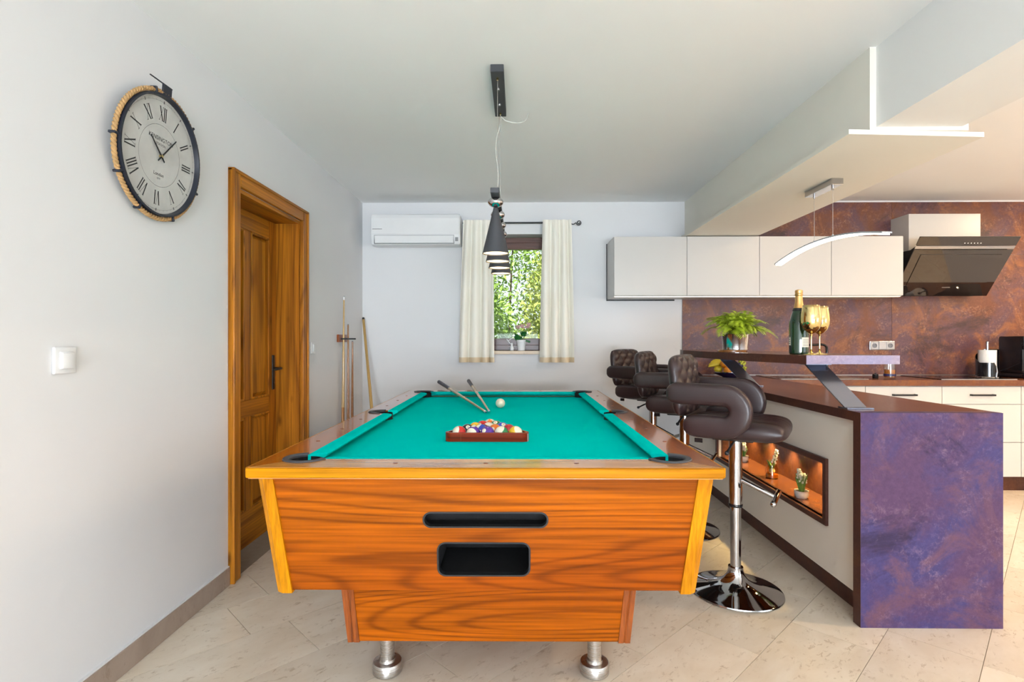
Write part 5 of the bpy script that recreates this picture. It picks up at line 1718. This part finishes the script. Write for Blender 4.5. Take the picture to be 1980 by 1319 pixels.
MB().cyl((TX, TY, TZ + 0.20), (TX, TY, TZ + 0.290), 0.0095, None, 16).sphere((TX, TY, TZ + 0.292), 0.0115).build('rod', 'chrome', ph, True)
sl = MB()
N = 30
lo, hi = [], []
for i in range(N + 1):
    a = math.radians(-60 + 250 * i / N)          # sleeve round the back, open at front right
    h = 0.235 if a < 1.2 else 0.235 - (a - 1.2) * 0.052
    for r_, dst in ((0.076, lo), (0.073, hi)):
        dst.append((sl.bm.verts.new((TX + r_ * math.cos(a), TY + r_ * math.sin(a), TZ + 0.009)), sl.bm.verts.new((TX + r_ * math.cos(a), TY + r_ * math.sin(a), TZ + max(h, 0.12)))))
for L_ in (lo, hi):
    for p, q in zip(L_[:-1], L_[1:]):
        sl.bm.faces.new((p[0], q[0], q[1], p[1]))
for p, q, r_, s_ in zip(lo[:-1], lo[1:], hi[1:], hi[:-1]):
    sl.bm.faces.new((p[1], q[1], r_[1], s_[1]))
for k in (0, -1):
    sl.bm.faces.new((lo[k][0], lo[k][1], hi[k][1], hi[k][0]))
sl.build('sleeve', 'blackgloss', ph, True)
fa = MB()
va = []
for i in range(13):
    t = i / 12
    a0_ = math.radians(-118 + 30 * t)
    a1_ = math.radians(-172)
    z = TZ + 0.010 + 0.115 * t
    va.append([fa.bm.verts.new((TX + 0.0765 * math.cos(a_), TY + 0.0765 * math.sin(a_), z)) for a_ in [a1_ + (math.radians(-78) - 0.35 * (t ** 2) - a1_) * k / 8 for k in range(9)]])
for p, q in zip(va[:-1], va[1:]):
    for k in range(8):
        fa.bm.faces.new((p[k], p[k + 1], q[k + 1], q[k]))
fa.build('front_shield', 'blackgloss', ph, True)
MB().tube([(TX + 0.002, TY - 0.079, TZ + 0.006), (TX + 0.010, TY - 0.079, TZ + 0.05), (TX + 0.004, TY - 0.078, TZ + 0.10), (TX - 0.012, TY - 0.077, TZ + 0.128)], [0.008, 0.007, 0.005, 0.003], 8).build('chrome_curve', 'chrome', ph, True)
KX0, KX1, KY0, KY1 = 4.135, 4.390, 4.46, 4.70
cm = thing('coffee_maker', 'black filter coffee maker with glass jug at the right edge', 'coffee maker', (4.26, 4.58, WZ))
MB().box(KX0, KX1, KY0, KY1, WZ, WZ + 0.040, 0.010).build('base', 'blackgloss', cm, True)
MB().box(KX0, KX0 + 0.085, KY0 + 0.015, KY1, WZ + 0.038, WZ + 0.335, 0.014).build('water_tank', 'blackgloss', cm, True)
MB().box(KX0 + 0.002, KX1, KY0 + 0.005, KY1, WZ + 0.235, WZ + 0.350, 0.014).build('filter_head', 'blackgloss', cm, True)
tm = Matrix.Translation((KX0 + 0.165, KY0 + 0.105, WZ + 0.041))
MB().lathe([(0, 0), (0.055, 0), (0.072, 0.03), (0.076, 0.07), (0.064, 0.125), (0.050, 0.155), (0.047, 0.155), (0.060, 0.124), (0.072, 0.07), (0.068, 0.031), (0, 0.004)], 30, tm).build('glass_jug', 'glass', cm, True)
MB().lathe([(0.050, 0.150), (0.053, 0.150), (0.053, 0.170), (0.0, 0.176)], 30, tm).build('jug_lid', 'black', cm, True)
MB().tube(smooth_pts([(KX0 + 0.135, KY0 + 0.06, WZ + 0.195), (KX0 + 0.110, KY0 + 0.02, WZ + 0.190), (KX0 + 0.105, KY0 + 0.005, WZ + 0.13), (KX0 + 0.125, KY0 + 0.03, WZ + 0.08)]), 0.009, 10).build('jug_handle', 'black', cm, True)
MB().lathe([(0.0, 0.004), (0.066, 0.03), (0.069, 0.05), (0, 0.05)], 24, tm).build('coffee', 'soil', cm, True)
so_ = thing('wall_socket', 'brushed steel double socket on the brown kitchen wall', 'socket', (3.262, YK, 1.152))
MB().box(3.150, 3.374, YK - 0.010, YK, 1.112, 1.192, 0.004).build('frame', 'alu', so_)
for cx_ in (3.192, 3.332):
    MB().box(cx_ - 0.034, cx_ + 0.034, YK - 0.013, YK - 0.009, 1.118, 1.186, 0.002, 1).build('socket_plate', 'alu', so_)
    MB().lathe([(0.020, 0.0), (0.021, 0.003), (0.016, 0.0032), (0.014, 0.0005), (0, 0.0005)], 24, Matrix.Translation((cx_, YK - 0.013, 1.152)) @ Matrix.Rotation(PI / 2, 4, 'X')).build('socket_well', 'socketgrey', so_, True)
MB().box(3.230, 3.296, YK - 0.014, YK - 0.009, 1.118, 1.186, 0.002, 1).build('rocker', 'alu', so_)

# ------------------------------------------------------------------ things on the bar shelf
SZ = SZ1
ctr = thing('wooden_coaster', 'round orange wooden coaster under the fern pot', 'coaster', (1.275, 3.235, SZ))
MB().lathe([(0, 0), (0.080, 0), (0.083, 0.003), (0.083, 0.009), (0.080, 0.012), (0, 0.012)], 32, Matrix.Translation((1.275, 3.235, SZ))).build('disc', 'cuebrown', ctr, True)
fp = thing('potted_fern', 'bright green fern in a shiny tin pot on the bar shelf', 'plant', (1.300, 3.25, SZ + 0.012))
tm = Matrix.Translation((1.300, 3.25, SZ + 0.012))
MB().lathe([(0, 0), (0.070, 0), (0.072, 0.002), (0.076, 0.092), (0.0775, 0.094), (0.0765, 0.096), (0.073, 0.094), (0.070, 0.078), (0, 0.078)], 40, tm).build('tin_pot', 'mirrorpot', fp, True)
MB().lathe([(0, 0.079), (0.0695, 0.079), (0.05, 0.084), (0, 0.086)], 24, tm).build('soil', 'soil', fp, True)
rf = random.Random(3)
def frond_mesh(L, droop, lift):
    mb = MB()
    pts = []
    N = 22
    for i in range(N + 1):
        t = i / N
        x = L * (t - 0.10 * t * t)
        z = lift * math.sin(min(t * 1.2, 1) * PI / 2) - droop * t ** 2.8
        pts.append(Vector((x, 0, z)))
    mb.tube(pts, [0.0012 * (1 - 0.6 * i / N) for i in range(N + 1)], 4)
    for i in range(3, N):
        t = i / N
        w = L * 0.17 * math.sin(PI * min(1, (1 - t) * 1.1 + 0.06)) ** 0.7 + 0.003
        d = (pts[i + 1] - pts[i]).normalized()
        for s_ in (-1, 1):
            b0 = pts[i]
            tip = b0 + Vector((0, s_ * w, 0)) + d * w * 0.55 + Vector((0, 0, -w * 0.22))
            mid = (b0 + tip) / 2
            o_ = d * (0.0016 + w * 0.075)
            vs = [mb.bm.verts.new(p) for p in (b0, mid - o_ + Vector((0, 0, 0.0012)), tip, mid + o_)]
            mb.bm.faces.new(vs)
    return mb.mesh('frond')
fm = [frond_mesh(0.17, 0.05, 0.09), frond_mesh(0.20, 0.07, 0.10), frond_mesh(0.14, 0.03, 0.13), frond_mesh(0.22, 0.08, 0.08), frond_mesh(0.17, 0.05, 0.14)]
for k in range(150):
    me = fm[k % 5]
    o = bpy.data.objects.new('frond', me)
    if not me.materials:
        me.materials.append(M['leaf'])
    COL.objects.link(o)
    o.parent = fp
    a = rf.uniform(0, 2 * PI)
    r_ = rf.uniform(0, 0.050)
    o.location = (r_ * math.cos(a), r_ * math.sin(a), 0.080)
    o.rotation_euler = (rf.uniform(-0.4, 0.4), rf.uniform(-0.80, 0.06), a + rf.uniform(-0.6, 0.6))
    sc = rf.uniform(0.62, 1.02)
    o.scale = (sc, sc, sc)
bt = thing('champagne_bottle', 'green champagne bottle with gold foil neck on the bar shelf', 'bottle', (1.395, 2.70, SZ))
tm = Matrix.Translation((1.395, 2.70, SZ))
MB().lathe([(0, 0.0), (0.040, 0.0), (0.0435, 0.004), (0.044, 0.02), (0.044, 0.150), (0.0425, 0.165), (0.036, 0.192), (0.0265, 0.222), (0.0225, 0.232)], 40, tm).build('glass_body', 'bottle', bt, True)
MB().lathe([(0.0245, 0.2275), (0.0225, 0.236), (0.0175, 0.262), (0.0165, 0.290), (0.018, 0.292), (0.0185, 0.300), (0.0165, 0.303), (0.018, 0.308), (0.0175, 0.318), (0.010, 0.322), (0, 0.322)], 32, tm).build('gold_foil', 'foil', bt, True)
MB().lathe([(0.0300, 0.2155), (0.0250, 0.2300), (0.0246, 0.2300), (0.0296, 0.2155)], 32, tm).build('neck_band', 'printblack', bt, True)
def label_arc(a0, a1, z0, z1, mat, name, r_=0.0444):
    mb = MB()
    g_ = mb.grid(14, 1, lambda u, v: (1.395 + r_ * math.cos(a0 + (a1 - a0) * u), 2.70 + r_ * math.sin(a0 + (a1 - a0) * u), SZ + z0 + (z1 - z0) * v))
    g2 = mb.grid(14, 1, lambda u, v: (1.395 + (r_ - 0.0003) * math.cos(a0 + (a1 - a0) * u), 2.70 + (r_ - 0.0003) * math.sin(a0 + (a1 - a0) * u), SZ + z0 + (z1 - z0) * v), flip=True)
    mb.build(name, mat, bt, True)
cam_a = math.atan2(-2.70, -1.395)
label_arc(cam_a - 1.9, cam_a - 0.95, 0.045, 0.085, 'paper', 'front_label')
label_arc(cam_a - 1.9, cam_a - 0.85, 0.008, 0.044, 'printblack', 'front_label_band')
for k in range(3):
    label_arc(cam_a - 1.7, cam_a - 1.05, 0.052 + k * 0.010, 0.056 + k * 0.010, 'printgrey', 'label_print', 0.0447)
label_arc(cam_a + 0.30, cam_a + 1.35, 0.036, 0.084, 'paper', 'back_label')
for k in range(5):
    label_arc(cam_a + 0.42, cam_a + 1.2, 0.042 + k * 0.0075, 0.0440 + k * 0.0075, 'printgrey', 'label_print', 0.0447)
for (gx, gy, lab) in ((1.402, 2.600, 'gold mirrored wine glass in front of the bottle'), (1.492, 2.690, 'gold mirrored wine glass behind the front one')):
    t = thing('wine_glass', lab, 'glass', (gx, gy, SZ), 0, 'gold wine glasses')
    tm = Matrix.Translation((gx, gy, SZ))
    MB().lathe([(0, 0), (0.036, 0.0), (0.0365, 0.0015), (0.020, 0.005), (0.008, 0.010), (0.0045, 0.016), (0, 0.016)], 36, tm).build('foot', 'gold', t, True, angle=None)
    MB().lathe([(0.0045, 0.015), (0.0036, 0.03), (0.0036, 0.085), (0.006, 0.098), (0.008, 0.102)], 20, tm).build('stem', 'gold', t, True, angle=None)
    MB().lathe([(0.006, 0.099), (0.020, 0.108), (0.036, 0.125), (0.0445, 0.148), (0.0462, 0.170), (0.044, 0.195), (0.0395, 0.225), (0.0375, 0.238), (0.0368, 0.238), (0.0388, 0.225), (0.0432, 0.195), (0.0454, 0.170), (0.0436, 0.148), (0.035, 0.126), (0.018, 0.110), (0, 0.106)], 44, tm, cap=False).build('bowl', 'gold', t, True, angle=None)

# ------------------------------------------------------------------ little plants in the niche
def hyacinth(x, y, label, jar=False, sc=1.0, seed=1, lean=0.0):
    t = thing('hyacinth', label, 'plant', (x, y, NZ0), 0, 'white hyacinths in the niche')
    r = random.Random(seed)
    tm = Matrix.Translation((x, y, NZ0))
    if jar:
        MB().lathe([(0, 0), (0.034, 0), (0.037, 0.004), (0.037, 0.060), (0.030, 0.072), (0.030, 0.085), (0.028, 0.085), (0.028, 0.073), (0.0345, 0.060), (0.0345, 0.005), (0, 0.004)], 28, tm).build('glass_jar', 'honeyglass', t, True)
        MB().lathe([(0, 0.0045), (0.034, 0.0055), (0.034, 0.026), (0, 0.026)], 24, tm).build('pebbles', 'whisky', t, True)
        MB().sphere((x, y, NZ0 + 0.045), 0.019, 16, 10).build('bulb', 'paper', t, True)
        base = 0.055
    else:
        MB().lathe([(0, 0), (0.026, 0), (0.033, 0.008), (0.036, 0.022), (0.0345, 0.032), (0.0365, 0.035), (0.0365, 0.040), (0.033, 0.040), (0.032, 0.034), (0, 0.034)], 32, tm).build('pot', 'ceramic', t, True)
        MB().lathe([(0, 0.0345), (0.0318, 0.0345), (0, 0.038)], 20, tm).build('soil', 'soil', t)
        base = 0.034
    for k in range(13 if not jar else 6):
        a = r.uniform(0, 2 * PI)
        l_ = r.uniform(0.055, 0.090) * sc
        w = 0.006
        dx, dy = math.cos(a), math.sin(a)
        mb = MB()
        pts = [(x + dx * (0.008 + 0.022 * (i / 6) ** 1.5), y + dy * (0.008 + 0.022 * (i / 6) ** 1.5), NZ0 + base + l_ * i / 6) for i in range(7)]
        mb.tube(pts, [0.0045, 0.0055, 0.006, 0.0055, 0.0045, 0.003, 0.0008], 6)
        mb.build('leaf', 'stemgreen', t, True)
    for k in range(3 if not jar else 1):
        a = k * 2.1 + seed
        bx, by = x + 0.013 * math.cos(a) * (0 if jar else 1), y + 0.013 * math.sin(a) * (0 if jar else 1)
        h = (0.080 + 0.018 * (k == 0)) * sc
        top = (bx + lean * 0.2, by - lean, NZ0 + base + h + (0.03 if jar else 0))
        MB().tube([(bx, by, NZ0 + base), top], 0.003, 6).build('stalk', 'stemgreen', t, True)
        mb = MB()
        for q in range(18):
            f_ = (0.35 if jar else 0.55) + (0.75 if jar else 0.55) * q / 18
            a2 = q * 2.4
            c = Vector((bx, by, NZ0 + base)).lerp(Vector(top), f_)
            rr = 0.0095 * (1.15 - 0.6 * max(0, f_ - 0.5))
            mb.sphere((c.x + rr * math.cos(a2), c.y + rr * math.sin(a2), c.z), 0.0062, 8, 6, (1, 1, 1.15))
        tag(mb.build('flower_head', 'petal', t, True), kind='stuff')
hyacinth(1.520, 2.915, 'white hyacinth in a round ceramic pot, nearest in the niche', False, 1.1, 2)
hyacinth(1.555, 3.330, 'white hyacinth bending out of a small glass jar', True, 0.9, 4, 0.045)
hyacinth(1.570, 3.790, 'white hyacinth in a ceramic pot, farthest in the niche', False, 0.95, 7)

# ------------------------------------------------------------------ window sill plant and cord
ZS = WZ0
gx, gy = 0.022, YB + 0.035
gp = thing('potted_geranium', 'pink geranium in a white ribbed pot on the window sill', 'plant', (gx, gy, ZS))
tm = Matrix.Translation((gx, gy, ZS))
MB().lathe([(0, 0), (0.032, 0), (0.034, 0.002), (0.043, 0.080), (0.046, 0.082), (0.046, 0.098), (0.042, 0.098), (0.041, 0.085), (0, 0.085)], 28, tm).build('pot', 'white', gp, True)
MB().lathe([(0, 0.0855), (0.041, 0.0855), (0, 0.092)], 20, tm).build('soil', 'soil', gp)
r = random.Random(9)
for k in range(22):
    a = r.uniform(0, 2 * PI)
    rr = r.uniform(0.015, 0.085)
    z = ZS + 0.10 + r.uniform(0, 0.09) - rr * 0.25
    c = Vector((gx + rr * math.cos(a) * 1.0, gy + rr * math.sin(a) * 0.45, z))
    s_ = r.uniform(0.018, 0.030)
    m4 = Matrix.Translation(c) @ Euler((r.uniform(-0.9, 0.5), r.uniform(-0.6, 0.6), r.uniform(0, 6))).to_matrix().to_4x4()
    mb = MB()
    ctr_ = mb.bm.verts.new(m4 @ Vector((0, 0, -0.004)))
    rim_ = [mb.bm.verts.new(m4 @ Vector((s_ * (1 + 0.12 * math.cos(5 * q)) * math.cos(q), s_ * (1 + 0.12 * math.cos(5 * q)) * math.sin(q), 0.003 * math.cos(3 * q)))) for q in [2 * PI * i / 14 for i in range(14)]]
    for i in range(14):
        mb.bm.faces.new((ctr_, rim_[i], rim_[(i + 1) % 14]))
    mb.build('leaf', 'leafdark', gp, True)
for (dx, dz) in ((-0.030, 0.215), (0.012, 0.222), (0.052, 0.218), (0.068, 0.236)):
    c = Vector((gx + dx, gy, ZS + dz))
    MB().tube([(gx + dx * 0.2, gy, ZS + 0.09), (c.x, c.y, c.z - 0.01)], 0.002, 6).build('stalk', 'stemgreen', gp)
    mb = MB()
    for q in range(16):
        mb.sphere(tuple(c + Vector((r.uniform(-1, 1), r.uniform(-1, 1), r.uniform(-0.7, 0.9))) * 0.017), 0.0075, 8, 6)
    tag(mb.build('flower_head', 'pink', gp, True), kind='stuff')
cd = thing('white_cord', 'looped white cord with a knotted tassel on the window sill', 'cord', (-0.070, YB + 0.03, ZS))
MB().tube(smooth_pts([(-0.062, YB + 0.03, ZS + 0.040), (-0.078, YB + 0.03, ZS + 0.062), (-0.100, YB + 0.03, ZS + 0.088), (-0.112, YB + 0.03, ZS + 0.104), (-0.098, YB + 0.03, ZS + 0.092), (-0.078, YB + 0.03, ZS + 0.104), (-0.066, YB + 0.03, ZS + 0.118)]), 0.0042, 8).build('loop', 'white', cd, True)
MB().lathe([(0, 0.0), (0.016, 0.001), (0.020, 0.012), (0.018, 0.028), (0.010, 0.046), (0.011, 0.058), (0.006, 0.070), (0, 0.074)], 18, Matrix.Translation((-0.066, YB + 0.03, ZS))).build('tassel', 'white', cd, True)

# ------------------------------------------------------------------ garden outside the window
tag(MB().box(-6, 8, YB + 0.32, 16, -0.4, -0.3).build('garden_lawn', 'grass'), 'green lawn outside the window', 'lawn', None, 'structure')
def shrub(x, y, rx, ry, h, n, mat, seed, label, zlo=0.2):
    t = thing('garden_shrub', label, 'shrub', (x, y, -0.3), 0, 'shrubs outside the window')
    r = random.Random(seed)
    for k in range(5):
        a = r.uniform(0, 2 * PI)
        MB().tube([(x, y, -0.3), (x + 0.2 * rx * math.cos(a), y + 0.2 * ry * math.sin(a), h * 0.4), (x + 0.6 * rx * math.cos(a), y + 0.6 * ry * math.sin(a), h * 0.8)], [0.03, 0.02, 0.008], 6).build('branch', 'bark', t)
    V, F = [], []
    for i in range(n):
        while True:
            p = Vector((r.uniform(-1, 1), r.uniform(-1, 1), r.uniform(-1, 1)))
            if 0.35 < p.length < 1:
                break
        c = Vector((x + p.x * rx, y + p.y * ry, zlo + (h - zlo) * (p.z + 1) / 2))
        s_ = r.uniform(0.028, 0.060)
        e = Euler((r.uniform(-1.2, 1.2), r.uniform(-1.2, 1.2), r.uniform(0, 6.28))).to_matrix()
        b = len(V)
        for q in ((-s_, 0, 0), (0, -s_ * 0.4, 0.004), (s_, 0, 0), (0, s_ * 0.4, 0.004)):
            V.append(c + e @ Vector(q))
        F.append((b, b + 1, b + 2, b + 3))
    me = bpy.data.meshes.new('foliage')
    me.from_pydata(V, [], F)
    tag(link('foliage', me, mat, t), kind='stuff')
shrub(-0.85, 6.6, 0.85, 0.7, 2.3, 12000, 'hedgeleaf', 1, 'leafy green shrub outside the window, left side of the pane', -0.3)
shrub(0.85, 7.4, 0.85, 0.7, 2.9, 12000, 'hedgeleaf2', 2, 'yellow green shrub outside the window, right side of the pane', -0.3)
shrub(-0.2, 9.4, 2.6, 0.9, 4.6, 30000, 'hedgeleaf', 3, 'tall green shrub farthest behind the window, filling its top', -0.9)
